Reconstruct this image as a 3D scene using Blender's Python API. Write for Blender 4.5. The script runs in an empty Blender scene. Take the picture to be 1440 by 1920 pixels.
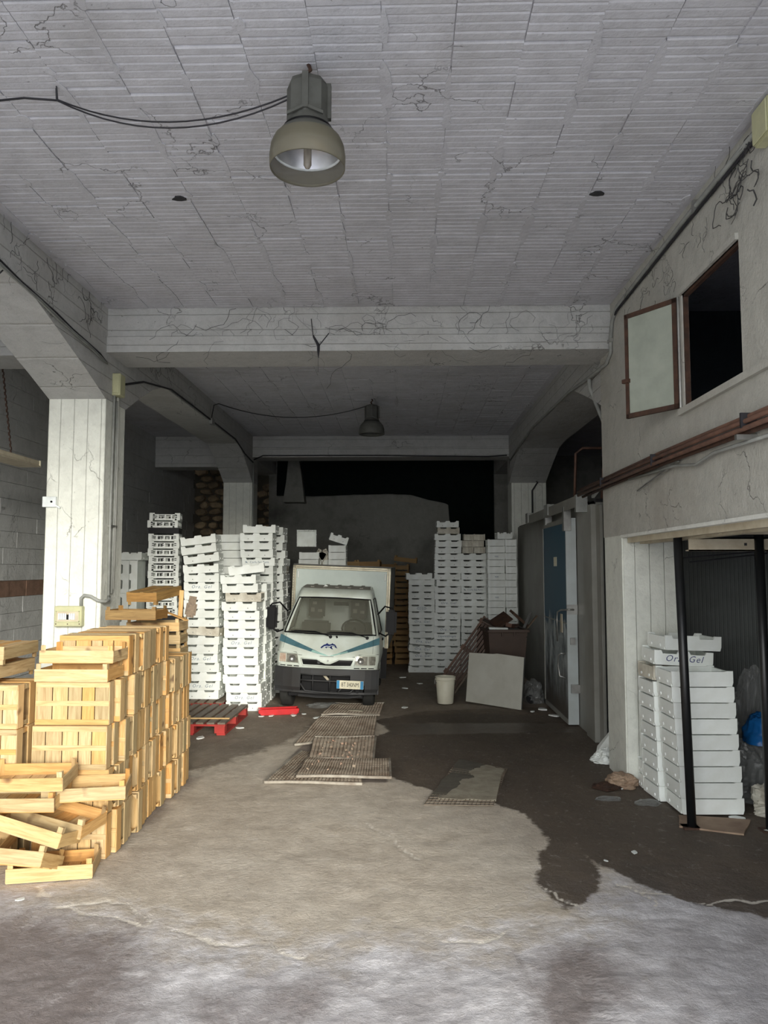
import bpy, math, random
import numpy as np
from mathutils import Vector, Matrix, Euler
R_ = math.radians
rng = random.Random(7)
sc = bpy.context.scene
COL = sc.collection

# ---------------------------------------------------------------- camera, world, light, exposure
cd = bpy.data.cameras.new('camera'); cam = bpy.data.objects.new('camera', cd); COL.objects.link(cam)
cd.sensor_fit = 'VERTICAL'; cd.sensor_height = 36.0; cd.lens = 1442 / 1920 * 36.0
cd.clip_start = 0.05; cd.clip_end = 300
cam.location = (0, 0, 1.9); cam.rotation_euler = (R_(90 + 4.2), 0, R_(1.39))
sc.camera = cam
W = bpy.data.worlds.new('overcast_sky'); sc.world = W; W.use_nodes = True
wn = W.node_tree; wn.nodes.clear()
wo = wn.nodes.new('ShaderNodeOutputWorld'); wb = wn.nodes.new('ShaderNodeBackground')
wt = wn.nodes.new('ShaderNodeTexCoord'); wsx = wn.nodes.new('ShaderNodeSeparateXYZ'); wr = wn.nodes.new('ShaderNodeValToRGB')
wn.links.new(wt.outputs['Generated'], wsx.inputs[0]); wn.links.new(wsx.outputs['Z'], wr.inputs[0])
wr.color_ramp.elements[0].position = 0.0; wr.color_ramp.elements[0].color = (1.0, 0.985, 0.93, 1)
wr.color_ramp.elements[1].position = 0.75; wr.color_ramp.elements[1].color = (0.78, 0.86, 1.0, 1)
wn.links.new(wr.outputs[0], wb.inputs[0]); wb.inputs[1].default_value = 3.4
wn.links.new(wb.outputs[0], wo.inputs[0])
ld = bpy.data.lights.new('doorway_portal', 'AREA'); ld.shape = 'RECTANGLE'; ld.size = 7.4; ld.size_y = 4.2
ld.cycles.is_portal = True
lo = bpy.data.objects.new('doorway_portal', ld); COL.objects.link(lo); lo.location = (-1.2, -0.4, 2.15); lo.rotation_euler = (R_(90), 0, 0)
sl = bpy.data.lights.new('low_hazy_sun', 'SUN'); sl.energy = 2.8; sl.angle = R_(16); sl.color = (1.0, .95, .84)
so_ = bpy.data.objects.new('low_hazy_sun', sl); COL.objects.link(so_); so_.location = (2, -6, 6)
so_.rotation_euler = Vector((-.27, 1.0, -.225)).to_track_quat('-Z', 'Y').to_euler()
sc.view_settings.view_transform = 'Standard'; sc.view_settings.look = 'None'; sc.view_settings.gamma = 1.0
sc.view_settings.use_curve_mapping = False; sc.view_settings.exposure = 0.56
sc.cycles.max_bounces = 8; sc.cycles.diffuse_bounces = 6; sc.cycles.transparent_max_bounces = 16; sc.cycles.sample_clamp_indirect = 6

# ---------------------------------------------------------------- helpers
class MB:
    def __init__(s): s.v = []; s.f = []
    def add(s, vs, fs):
        n = len(s.v); s.v += [tuple(v) for v in vs]; s.f += [tuple(i + n for i in f) for f in fs]; return s
    def box(s, x0, x1, y0, y1, z0, z1, m=None):
        vs = [(x, y, z) for z in (z0, z1) for y in (y0, y1) for x in (x0, x1)]
        if m is not None: vs = [tuple(m @ Vector(v)) for v in vs]
        return s.add(vs, [(0, 2, 3, 1), (4, 5, 7, 6), (0, 1, 5, 4), (2, 6, 7, 3), (0, 4, 6, 2), (1, 3, 7, 5)])
    def bar(s, p, q, w, h, up=(0, 0, 1)):
        p = Vector(p); q = Vector(q); d = (q - p); L = d.length; d.normalize()
        u = Vector(up)
        if abs(d.dot(u)) > .98: u = Vector((0, 1, 0))
        a = d.cross(u).normalized(); b = a.cross(d)
        m = Matrix((d, a, b)).transposed().to_4x4(); m.translation = p
        return s.box(0, L, -w / 2, w / 2, -h / 2, h / 2, m)
    def tube(s, pts, r, n=6, cap=True):
        pts = [Vector(p) for p in pts]; k = len(pts); vs = []; prev = None
        for i, p in enumerate(pts):
            d = (pts[min(i + 1, k - 1)] - pts[max(i - 1, 0)]).normalized()
            if prev is None:
                a = d.orthogonal().normalized()
            else:
                a = (prev - d * prev.dot(d)); a = a.normalized() if a.length > 1e-5 else d.orthogonal().normalized()
            prev = a; b = d.cross(a); rr = r[i] if isinstance(r, (list, tuple)) else r
            for j in range(n):
                t = 2 * math.pi * j / n; vs.append(tuple(p + (a * math.cos(t) + b * math.sin(t)) * rr))
        fs = [(i * n + j, i * n + (j + 1) % n, (i + 1) * n + (j + 1) % n, (i + 1) * n + j) for i in range(k - 1) for j in range(n)]
        if cap: fs += [tuple(range(n))[::-1], tuple((k - 1) * n + j for j in range(n))]
        return s.add(vs, fs)
    def lathe(s, prof, n=24, c=(0, 0, 0), cap0=False, cap1=False):
        vs = [(c[0] + r * math.cos(2 * math.pi * j / n), c[1] + r * math.sin(2 * math.pi * j / n), c[2] + z) for r, z in prof for j in range(n)]
        k = len(prof)
        fs = [(i * n + j, i * n + (j + 1) % n, (i + 1) * n + (j + 1) % n, (i + 1) * n + j) for i in range(k - 1) for j in range(n)]
        if cap0: fs.append(tuple(range(n))[::-1])
        if cap1: fs.append(tuple((k - 1) * n + j for j in range(n)))
        return s.add(vs, fs)
    def prism(s, poly, axis, a, b):
        def P(u, v, w): return {'x': (w, u, v), 'y': (u, w, v), 'z': (u, v, w)}[axis]
        n = len(poly); vs = [P(u, v, a) for u, v in poly] + [P(u, v, b) for u, v in poly]
        fs = [(i, (i + 1) % n, n + (i + 1) % n, n + i) for i in range(n)] + [tuple(range(n))[::-1], tuple(range(n, 2 * n))]
        return s.add(vs, fs)
    def grid(s, fn, nu, nv, skip=None):
        n0 = len(s.v)
        s.v += [tuple(fn(i / nu, j / nv)) for j in range(nv + 1) for i in range(nu + 1)]
        for j in range(nv):
            for i in range(nu):
                if skip and skip(i, j): continue
                a = n0 + j * (nu + 1) + i; s.f.append((a, a + 1, a + nu + 2, a + nu + 1))
        return s
    def mesh(s, name, fix=True):
        me = bpy.data.meshes.new(name); me.from_pydata(s.v, [], s.f); me.update()
        if fix:
            import bmesh
            b = bmesh.new(); b.from_mesh(me); bmesh.ops.recalc_face_normals(b, faces=b.faces); b.to_mesh(me); b.free()
        return me

def link(name, me, m, parent=None, smooth=False, loc=None, rot=None, bevel=0, **props):
    if isinstance(me, MB): me = me.mesh(name)
    if bevel:
        import bmesh
        b = bmesh.new(); b.from_mesh(me)
        bmesh.ops.bevel(b, geom=list(b.edges), offset=bevel, segments=1 if bevel < .01 else 2, affect='EDGES', clamp_overlap=True); b.to_mesh(me); b.free()
    if m is not None and not me.materials: me.materials.append(m)
    if smooth:
        for p in me.polygons: p.use_smooth = True
    o = bpy.data.objects.new(name, me); COL.objects.link(o)
    if parent is not None: o.parent = parent
    if loc is not None: o.location = loc
    if rot is not None: o.rotation_euler = rot
    for k, v in props.items(): o[k] = v
    return o
def struct(name, me, m, **k): return link(name, me, m, kind='structure', **k)
def thing(name, label, cat, loc=(0, 0, 0), rot=(0, 0, 0), group=None):
    o = bpy.data.objects.new(name, None); o.empty_display_size = .1; COL.objects.link(o); o.location = loc; o.rotation_euler = rot
    o['label'] = label; o['category'] = cat
    if group: o['group'] = group
    return o
def single(name, me, m, label, cat, group=None, **k):
    o = link(name, me, m, **k); o['label'] = label; o['category'] = cat
    if group: o['group'] = group
    return o
def kids(root):
    return [c for c in root.children]
def copy_tree(root, loc, rot, label, group=None, scale=None):
    r = root.copy(); COL.objects.link(r); r.location = loc; r.rotation_euler = rot; r['label'] = label
    if scale: r.scale = scale
    if group: r['group'] = group
    for ch in list(PARTS[root.name]):
        c = ch.copy(); COL.objects.link(c); c.parent = r
    return r
PARTS = {}
ORD = ['zeroth', 'first', 'second', 'third', 'fourth', 'fifth', 'sixth', 'seventh', 'eighth', 'ninth', 'tenth', 'eleventh', 'twelfth', 'thirteenth', 'fourteenth', 'fifteenth', 'sixteenth', 'seventeenth', 'eighteenth', 'nineteenth', 'twentieth'] + ['twenty-' + x for x in ('first', 'second', 'third', 'fourth', 'fifth', 'sixth', 'seventh', 'eighth', 'ninth')]

# ---------------------------------------------------------------- materials
def nt(name):
    m = bpy.data.materials.new(name); m.use_nodes = True; t = m.node_tree; b = t.nodes['Principled BSDF']; return m, t, b
def N(t, k, **v):
    n = t.nodes.new('ShaderNode' + k)
    for a, b in v.items():
        if a.startswith('i_'):
            key = a[2:]; n.inputs[int(key) if key.isdigit() else key.replace('_', ' ')].default_value = b
        else: setattr(n, a, b)
    return n
def L(t, a, b): t.links.new(a, b)
def ramp(t, src, stops):
    r = N(t, 'ValToRGB'); e = r.color_ramp.elements
    while len(e) < len(stops): e.new(.5)
    for x, (p, c) in zip(e, stops):
        x.position = p; x.color = (c, c, c, 1) if isinstance(c, (int, float)) else tuple(c) + (1,)
    L(t, src, r.inputs[0]); return r.outputs[0]
def mix(t, fac, a, b, mode='MIX'):
    n = N(t, 'Mix', data_type='RGBA', blend_type=mode)
    for i, s in ((0, fac), (6, a), (7, b)):
        if isinstance(s, (int, float)): n.inputs[i].default_value = s
        elif isinstance(s, (tuple, list)): n.inputs[i].default_value = tuple(s)[:3] + (1,)
        else: L(t, s, n.inputs[i])
    return n.outputs[2]
def mth(t, op, a, b=0.0, c=None):
    n = N(t, 'Math', operation=op)
    for i, s in enumerate((a, b) + (() if c is None else (c,))):
        if isinstance(s, (int, float)): n.inputs[i].default_value = s
        else: L(t, s, n.inputs[i])
    return n.outputs[0]
def noise(t, scale, detail=4, rough=.55, vec=None, dist=0, sc3=None, world=False):
    if vec is None:
        if world:
            vec = N(t, 'NewGeometry').outputs['Position']
        else:
            vec = N(t, 'TexCoord').outputs['Object']
    if sc3:
        mp = N(t, 'Mapping'); mp.inputs['Scale'].default_value = sc3; L(t, vec, mp.inputs[0]); vec = mp.outputs[0]
    n = N(t, 'TexNoise'); n.inputs['Scale'].default_value = scale; n.inputs['Detail'].default_value = detail; n.inputs['Roughness'].default_value = rough
    n.inputs['Distortion'].default_value = dist; L(t, vec, n.inputs['Vector']); return n.outputs['Fac']
def bump(t, b, h, strength=.3, dist=.01):
    n = N(t, 'Bump'); n.inputs['Strength'].default_value = strength; n.inputs['Distance'].default_value = dist
    L(t, h, n.inputs['Height']); L(t, n.outputs[0], b.inputs['Normal'])
def simple(name, c, rough=.6, metal=0, c2=None, ns=8, bs=0, world=True, rnd=0, **k):
    m, t, b = nt(name); b.inputs['Roughness'].default_value = rough; b.inputs['Metallic'].default_value = metal
    c2 = c2 or tuple(x * .72 for x in c)
    f = noise(t, ns, 5, .6, world=world); col = mix(t, ramp(t, f, [(.35, 0), (.68, 1)]), c, c2)
    if rnd:
        oi = N(t, 'ObjectInfo'); hv = N(t, 'HueSaturation'); L(t, col, hv.inputs['Color'])
        L(t, mth(t, 'MULTIPLY_ADD', oi.outputs['Random'], rnd, 1 - rnd / 2), hv.inputs['Value']); col = hv.outputs[0]
    L(t, col, b.inputs['Base Color'])
    if bs: bump(t, b, noise(t, ns * 4, 5, .6, world=world), bs)
    for kk, vv in k.items(): b.inputs[kk.replace('_', ' ')].default_value = vv
    return m
def paint(name, c, dirt=(.30, .28, .25), amt=.5, crack=.6, bs=.5, boards=None, warm=0):
    """whitewashed masonry: chalky noise, grime blotches, hairline cracks"""
    m, t, b = nt(name); b.inputs['Roughness'].default_value = .85
    pos = N(t, 'NewGeometry').outputs['Position']
    big = noise(t, .9, 5, .65, vec=pos); mid = noise(t, 6, 6, .6, vec=pos); fine = noise(t, 45, 4, .6, vec=pos)
    col = mix(t, ramp(t, mid, [(.3, 0), (.75, 1)]), c, tuple(x * .84 for x in c))
    col = mix(t, mth(t, 'MULTIPLY', ramp(t, big, [(.5, 0), (.8, 1)]), amt), col, dirt)
    g3 = noise(t, 17, 6, .72, vec=pos, dist=.4); col = mix(t, mth(t, 'MULTIPLY', ramp(t, g3, [(.48, 0), (.72, 1)]), .30), col, tuple(x * .55 for x in c))
    wv = N(t, 'TexVoronoi', feature='DISTANCE_TO_EDGE'); wv.inputs['Scale'].default_value = 1.6
    dv = N(t, 'VectorMath', operation='ADD'); nv = N(t, 'TexNoise'); nv.inputs['Scale'].default_value = 3.5; nv.inputs['Detail'].default_value = 6; L(t, pos, nv.inputs['Vector'])
    L(t, pos, dv.inputs[0]); sv = N(t, 'VectorMath', operation='SCALE'); sv.inputs['Scale'].default_value = .7; L(t, nv.outputs['Color'], sv.inputs[0]); L(t, sv.outputs[0], dv.inputs[1])
    L(t, dv.outputs[0], wv.inputs['Vector'])
    cr = ramp(t, wv.outputs['Distance'], [(0, 1), (.009, 0)])
    cr = mth(t, 'MULTIPLY', cr, ramp(t, noise(t, 1.7, 3, .6, vec=pos), [(.52, 0), (.62, 1)]))
    sp = ramp(t, noise(t, 28, 2, .5, vec=pos), [(.735, 0), (.76, 1)])
    col = mix(t, mth(t, 'MULTIPLY', mth(t, 'MAXIMUM', cr, mth(t, 'MULTIPLY', sp, .6)), crack), col, (.09, .085, .08))
    h = mth(t, 'ADD', mth(t, 'ADD', mth(t, 'MULTIPLY', g3, .5), mth(t, 'MULTIPLY', fine, .35)), mth(t, 'SUBTRACT', mid, mth(t, 'MULTIPLY', cr, .5)))
    if boards:
        w = N(t, 'TexWave', wave_type='BANDS', bands_direction=boards[0], wave_profile='SAW'); w.inputs['Scale'].default_value = boards[1]; w.inputs['Distortion'].default_value = .25
        L(t, pos, w.inputs['Vector']); e = ramp(t, w.outputs['Fac'], [(0, 0), (.04, 1), (.96, 1), (1, 0)])
        h = mth(t, 'ADD', h, mth(t, 'MULTIPLY', e, .6)); col = mix(t, mth(t, 'MULTIPLY', mth(t, 'SUBTRACT', 1.0, e), .12), col, dirt)
    L(t, col, b.inputs['Base Color']); bump(t, b, h, bs, .012); return m
def wood(name, axis, cols, rough=.65, bs=.25):
    m, t, b = nt(name); b.inputs['Roughness'].default_value = rough
    s = {'x': (1.2, 14, 14), 'y': (14, 1.2, 14), 'z': (14, 14, 1.2)}[axis]
    oi = N(t, 'ObjectInfo'); tc = N(t, 'TexCoord'); ad = N(t, 'VectorMath', operation='ADD'); cb = N(t, 'CombineXYZ')
    r = mth(t, 'MULTIPLY', oi.outputs['Random'], 37.0)
    for i in range(3): L(t, r, cb.inputs[i])
    L(t, tc.outputs['Object'], ad.inputs[0]); L(t, cb.outputs[0], ad.inputs[1])
    f = noise(t, 3.2, 6, .62, vec=ad.outputs[0], sc3=s, dist=.9); kn = noise(t, 5.5, 2, .5, vec=ad.outputs[0])
    col = mix(t, ramp(t, f, [(.32, 0), (.66, 1)]), cols[0], cols[1])
    col = mix(t, mth(t, 'MULTIPLY', ramp(t, kn, [(.66, 0), (.74, 1)]), .8), col, cols[2])
    rr = ramp(t, oi.outputs['Random'], [(0, cols[3]), (.35, (1, 1, 1)), (.7, (.93, .86, .70)), (1, cols[4])])
    col = mix(t, 1.0, col, rr, 'MULTIPLY'); L(t, col, b.inputs['Base Color']); bump(t, b, f, bs, .004); return m
WC = [(.72, .54, .30), (.48, .32, .15), (.10, .04, .015), (.62, .66, .64), (1.0, .72, .40)]
M = {}
M['wx'], M['wy'], M['wz'] = (wood('crate_wood_' + a, a, WC) for a in 'xyz')
WB = [(.34, .22, .08), (.20, .12, .04), (.06, .03, .01), (.8, .7, .6), (1, .8, .55)]
M['bx'], M['by'], M['bz'] = (wood('aged_crate_wood_' + a, a, WB) for a in 'xyz')
M['wgrey'] = wood('weathered_wood', 'y', [(.22, .17, .13), (.11, .085, .065), (.05, .03, .02), (.8, .8, .8), (1, .9, .8)])
M['wdark'] = wood('dark_slat_wood', 'x', [(.13, .075, .05), (.06, .035, .025), (.02, .01, .01), (.7, .7, .7), (1.2, 1.0, .9)])
M['ceil'] = paint('painted_block_ceiling', (.56, .565, .60), dirt=(.26, .25, .235), amt=.5, crack=.85, bs=.7)
M['white'] = paint('whitewashed_concrete', (.74, .75, .70), amt=.30, crack=.5, bs=.5)
M['pillar'] = paint('whitewashed_board_marked_concrete', (.76, .78, .71), amt=.35, crack=.55, bs=.9, boards=('X', 2.4))
M['beam'] = paint('painted_beam_concrete', (.50, .505, .49), amt=.6, crack=.9, bs=.9, boards=('Z', 2.1))
M['rwall'] = paint('rough_plaster_wall', (.47, .465, .42), dirt=(.27, .235, .19), amt=.6, crack=.6, bs=1.0)
M['lwall'] = paint('grey_painted_blockwork', (.50, .51, .50), dirt=(.24, .23, .22), amt=.6, crack=.5, bs=1.0)
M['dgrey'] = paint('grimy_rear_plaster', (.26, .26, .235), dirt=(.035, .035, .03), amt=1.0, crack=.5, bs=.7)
M['dark'] = simple('unlit_dark', (.03, .03, .032), .95)  # near-black colour paints in the darkness of unlit spaces
M['blue_dark'] = simple('loft_gloom_blue', (.035, .045, .06), .9)  # bluish gloom inside the hatch, put into the loft's wall colour
M['foam'] = simple('expanded_polystyrene', (.86, .90, .87), .55, c2=(.76, .79, .74), ns=5, bs=.08, world=False, rnd=.14, Subsurface_Weight=.0)
M['foam_dirty'] = simple('soiled_polystyrene', (.70, .68, .58), .6, c2=(.42, .38, .30), ns=7, bs=.12, world=False, rnd=.2)
M['foam_dark'] = simple('foam_slot_shadow_gap', (.25, .25, .24), .8)
M['ink'] = simple('blue_print', (.20, .27, .36), .6)
M['ink2'] = simple('dark_blue_print', (.07, .09, .22), .6)
M['black'] = simple('black_plastic', (.005, .005, .006), .5, Specular_IOR_Level=.2)
M['blackm'] = simple('black_painted_steel', (.012, .013, .014), .38)
M['rubber'] = simple('tyre_rubber', (.03, .03, .028), .85, bs=.3, ns=30)
M['bumper'] = simple('grey_plastic_bumper', (.036, .038, .041), .55, c2=(.028, .027, .026), ns=3)
M['truckw'] = simple('dusty_white_paint', (.72, .79, .73), .32, c2=(.58, .62, .54), ns=3)
M['truckroof'] = simple('dust_covered_roof_paint', (.34, .33, .29), .7, c2=(.26, .25, .21), ns=5)
M['boxw'] = simple('white_cargo_panel', (.66, .74, .69), .5, c2=(.56, .64, .60), ns=2)
M['boxside'] = simple('shaded_cargo_side', (.10, .10, .09), .6)  # unlit look of the cargo side painted in as dark grey
M['alu'] = simple('aluminium_trim', (.62, .58, .44), .4, .3, c2=(.45, .40, .28), ns=12)
M['steel'] = simple('dull_steel', (.42, .42, .40), .35, .8)
M['rust'] = simple('rusty_steel', (.075, .035, .02), .8, c2=(.035, .018, .012), ns=14, bs=.4)
M['pipe'] = simple('copper_brown_pipe', (.15, .075, .05), .6, .0, c2=(.07, .038, .028), ns=9)
M['conduit'] = simple('grey_conduit', (.30, .31, .29), .6)
M['cable'] = simple('black_cable', (.015, .015, .02), .6)
M['cream'] = simple('cream_painted_steel', (.55, .50, .38), .6, c2=(.42, .36, .26), ns=9)
M['ivory'] = simple('olive_ivory_plastic', (.50, .50, .30), .55, c2=(.42, .42, .26), ns=10)
M['teal'] = simple('teal_stripe', (.09, .20, .24), .4)
M['aqua'] = simple('pale_aqua_stripe', (.40, .66, .60), .4)
M['navy'] = simple('navy_emblem', (.02, .035, .16), .4)
M['whitep'] = simple('white_print', (.75, .80, .80), .5)
M['plate'] = simple('number_plate_white', (.85, .80, .60), .45)
M['plateb'] = simple('number_plate_blue', (.02, .27, .55), .45)
M['red'] = simple('red_plastic', (.60, .008, .012), .28)
M['redp'] = simple('red_pallet_paint', (.42, .03, .025), .75, c2=(.22, .03, .02), ns=8, bs=.3)
M['bucket'] = simple('off_white_plastic', (.78, .76, .62), .5, c2=(.66, .63, .5), ns=4)
M['bin'] = simple('brown_bin_plastic', (.085, .055, .04), .6, c2=(.06, .04, .03), ns=3)
M['card'] = simple('brown_cardboard', (.36, .26, .18), .85, c2=(.24, .16, .11), ns=5, bs=.15)
M['greyp'] = simple('cold_room_panel', (.27, .27, .245), .5, c2=(.20, .195, .17), ns=2)
M['galv'] = simple('grey_bright_door_edge', (.46, .51, .51), .45, c2=(.38, .41, .40), ns=3)
M['blueD'] = simple('blue_door_paint', (.045, .13, .20), .5, c2=(.03, .09, .15), ns=4)
M['bagblue'] = simple('blue_plastic_bag', (.01, .14, .42), .35)
M['green'] = simple('green_plastic_scrap', (.05, .22, .16), .5)
M['tarp'] = simple('black_green_tarpaulin', (.006, .010, .009), .9, Specular_IOR_Level=.1)
M['lampg'] = simple('grey_lamp_housing', (.085, .088, .078), .7, c2=(.06, .06, .052), ns=12)
M['stone'] = simple('rubble_stone', (.40, .30, .18), .9, c2=(.17, .13, .09), ns=6, bs=.5, rnd=.9)
M['mortar'] = simple('old_mortar', (.09, .08, .06), .95, bs=.5)
M['terra'] = simple('bare_terracotta_block', (.22, .13, .09), .9, c2=(.15, .09, .06), ns=10, bs=.4)
M['bulb'] = simple('clear_lamp_tube', (.55, .50, .42), .15, Transmission_Weight=.6)
M['reflector'] = simple('brushed_reflector', (.62, .64, .68), .3, .75)
M['seat'] = simple('grey_seat_fabric', (.10, .10, .085), .9)
M['dustseat'] = simple('pale_headrest_patch', (.32, .31, .26), .9)
M['headl'] = simple('headlamp_reflector', (.55, .55, .48), .2, .6, c2=(.25, .24, .2), ns=22)
M['amber'] = simple('indicator_lens', (.46, .30, .22), .3, c2=(.6, .55, .45), ns=15)
M['web'] = simple('sooty_cobweb', (.06, .06, .06), .95)
def glassy(name, c, alpha, rough=.25):
    m, t, b = nt(name); b.inputs['Base Color'].default_value = c + (1,); b.inputs['Roughness'].default_value = rough; b.inputs['Alpha'].default_value = alpha; return m
M['dustglass'] = glassy('dusty_windscreen_glass', (.20, .20, .155), .50, .3)
M['darkglass'] = glassy('dark_side_glass', (.06, .07, .06), .6, .2)
M['shade'] = glassy('smoked_diffuser', (.13, .12, .085), .82, .6)
M['bagclear'] = glassy('clear_plastic_film', (.30, .31, .30), .45, .25)
M['frost'] = simple('dusty_wired_glass', (.36, .39, .33), .5, c2=(.27, .30, .25), ns=4)
M['lens'] = glassy('lens_cover', (.8, .82, .8), .25, .08)

def doorpaint():
    m, t, b = nt('peeling_blue_door_paint'); b.inputs['Roughness'].default_value = .5
    pos = N(t, 'NewGeometry').outputs['Position']; sp = N(t, 'SeparateXYZ'); L(t, pos, sp.inputs[0])
    nz = noise(t, 3.2, 6, .65, vec=pos, sc3=(1, 2.2, .7)); h = mth(t, 'MULTIPLY_ADD', nz, .9, sp.outputs['Z'])
    peel = ramp(t, mth(t, 'MULTIPLY', h, .25), [(.405, 0), (.42, 1)])
    g = mix(t, ramp(t, noise(t, 6, 5, .6, vec=pos, sc3=(1, 1, .5)), [(.4, 0), (.65, 1)]), (.42, .47, .48), (.07, .09, .10))
    low = ramp(t, mth(t, 'MULTIPLY', h, .25), [(.16, 0), (.30, 1)]); g = mix(t, low, (.07, .06, .05), g)
    L(t, mix(t, peel, g, (.028, .085, .135)), b.inputs['Base Color']); return m
M['door'] = doorpaint()
def ribs():
    m, t, b = nt('ribbed_cold_room_cladding'); b.inputs['Roughness'].default_value = .55
    pos = N(t, 'NewGeometry').outputs['Position']
    w = N(t, 'TexWave', wave_type='BANDS', bands_direction='X'); w.inputs['Scale'].default_value = 7; L(t, pos, w.inputs[0])
    c = mix(t, ramp(t, noise(t, 2, 4, .6, vec=pos), [(.3, 0), (.7, 1)]), (.17, .185, .18), (.11, .12, .115))
    L(t, c, b.inputs['Base Color']); bump(t, b, ramp(t, w.outputs['Fac'], [(.75, 0), (.95, 1)]), .5, .006); return m
M['ribs'] = ribs()
def floor_mat():
    m, t, b = nt('stained_concrete_floor')
    pos = N(t, 'NewGeometry').outputs['Position']
    def at(n):
        a = N(t, 'Attribute', attribute_name=n); return a.outputs['Fac']
    n1 = noise(t, 1.1, 8, .65, vec=pos); n2 = noise(t, 5, 8, .68, vec=pos); n3 = noise(t, 38, 5, .7, vec=pos); n4 = noise(t, 2.2, 6, .7, vec=pos, sc3=(1, .5, 1), dist=.8)
    tan = mix(t, ramp(t, n2, [(.3, 0), (.7, 1)]), (.68, .605, .50), (.46, .395, .315))
    tan = mix(t, ramp(t, n1, [(.45, 0), (.75, .6)]), tan, (.74, .68, .58))
    grey = mix(t, ramp(t, n2, [(.32, 0), (.68, 1)]), (.80, .775, .78), (.42, .395, .39))
    grey = mix(t, ramp(t, n1, [(.42, 0), (.66, .75)]), grey, (.29, .26, .255))
    topm = ramp(t, mth(t, 'MULTIPLY_ADD', mth(t, 'SUBTRACT', n2, .5), 1.6, at('topping')), [(.2, 0), (.8, 1)])
    col = mix(t, topm, grey, tan)
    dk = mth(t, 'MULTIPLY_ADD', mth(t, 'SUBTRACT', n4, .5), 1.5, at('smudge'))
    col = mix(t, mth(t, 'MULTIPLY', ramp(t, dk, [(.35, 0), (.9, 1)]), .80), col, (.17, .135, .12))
    wt_ = mth(t, 'MULTIPLY_ADD', mth(t, 'SUBTRACT', n2, .5), 1.1, at('wet'))
    wf = ramp(t, wt_, [(.40, 0), (.56, 1)])
    wetc = mix(t, ramp(t, n4, [(.3, 0), (.72, 1)]), (.052, .036, .023), (.105, .075, .049))
    col = mix(t, mth(t, 'MULTIPLY', wf, .93), col, wetc)
    mud = ramp(t, mth(t, 'MULTIPLY_ADD', mth(t, 'SUBTRACT', n2, .5), .8, at('mud')), [(.4, 0), (.65, 1)])
    col = mix(t, mth(t, 'MULTIPLY', mud, .8), col, mix(t, ramp(t, n4, [(.35, 0), (.65, 1)]), (.11, .082, .056), (.24, .185, .13)))
    n6 = noise(t, 13, 7, .8, vec=pos, dist=.6); col = mix(t, mth(t, 'MULTIPLY', ramp(t, n6, [(.5, 0), (.72, 1)]), .30), col, (.16, .135, .12)); col = mix(t, mth(t, 'MULTIPLY', ramp(t, n6, [(.28, 1), (.44, 0)]), .30), col, (.78, .75, .72))
    sp = ramp(t, n3, [(.72, 0), (.78, 1)]); col = mix(t, mth(t, 'MULTIPLY', sp, .45), col, (.62, .58, .52))
    ck = ramp(t, mth(t, 'MULTIPLY_ADD', mth(t, 'SUBTRACT', n3, .5), .5, at('crack')), [(.35, 0), (.7, 1)]); col = mix(t, mth(t, 'MULTIPLY', ck, .8), col, (.80, .74, .64))
    L(t, col, b.inputs['Base Color'])
    sl = at('slick'); rg = mth(t, 'SUBTRACT', .82, mth(t, 'MULTIPLY', wf, .10)); rg = mth(t, 'SUBTRACT', rg, mth(t, 'MULTIPLY', ramp(t, mth(t, 'MULTIPLY_ADD', mth(t, 'SUBTRACT', n4, .5), .9, sl), [(.5, 0), (.75, 1)]), .42)); L(t, rg, b.inputs['Roughness'])
    n5 = noise(t, 15, 7, .78, vec=pos, dist=.5); h = mth(t, 'ADD', mth(t, 'MULTIPLY', n2, .6), mth(t, 'ADD', mth(t, 'MULTIPLY', n3, .35), mth(t, 'MULTIPLY', n5, .55))); h = mth(t, 'ADD', h, mth(t, 'MULTIPLY', topm, .3)); h = mth(t, 'SUBTRACT', h, mth(t, 'MULTIPLY', at('tread'), .12))
    bump(t, b, h, .9, .024); return m
M['floor'] = floor_mat()
# ================================================================ THE SETTING
ZC = 4.40; XL = -2.84; XR = 1.98; YB = 7.2; YF = 14.4; XW = -4.7; XO = 5.4; YE = 17.1; YS = 1.4
# ---- floor: one uneven slab, with its stains and repairs read from attributes
WET = [(0.32,10.50),(-0.37,9.83),(-0.13,9.20),(-0.39,8.77),(-0.31,8.26),(-0.34,7.50),(-0.05,7.09),(0.20,6.83),(0.41,6.50),(0.73,6.43),(0.95,6.16),(1.03,5.63),(0.87,5.13),(0.81,4.88),(0.91,4.51),(1.06,4.58),(1.24,4.97),(1.22,5.28),(1.40,4.85),(1.63,4.59),(1.99,4.40),(5.2,4.3),(5.2,8.9),(2.39,8.97),(2.09,10.82)]
TOP = [(-5,4.9),(-2.20,4.72),(-2.00,4.51),(-1.94,4.44),(-1.81,4.34),(-1.61,4.33),(-1.32,4.20),(-0.97,4.06),(-0.75,4.04),(-0.52,3.96),(-0.32,4.04),(-0.10,4.15),(0.12,4.11),(0.39,4.09),(0.55,4.24),(0.96,4.34),(1.03,4.51),(0.95,4.75),(1.6,4.9),(2.1,4.6),(5.3,4.6),(5.3,17),(-5,17)]
xs = np.unique(np.concatenate([np.arange(-5, -3, .12), np.arange(-3, 3.2, .022), np.arange(3.2, 5.5, .12)]))
ys = [-.0]; ys = list(np.arange(-12, 2.8, .6)); y = 2.8
while y < 17.4: ys.append(y); y += .016 if y < 5.2 else .006 * y - .012
ys = np.array(ys); GX, GY = np.meshgrid(xs, ys)
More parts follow.
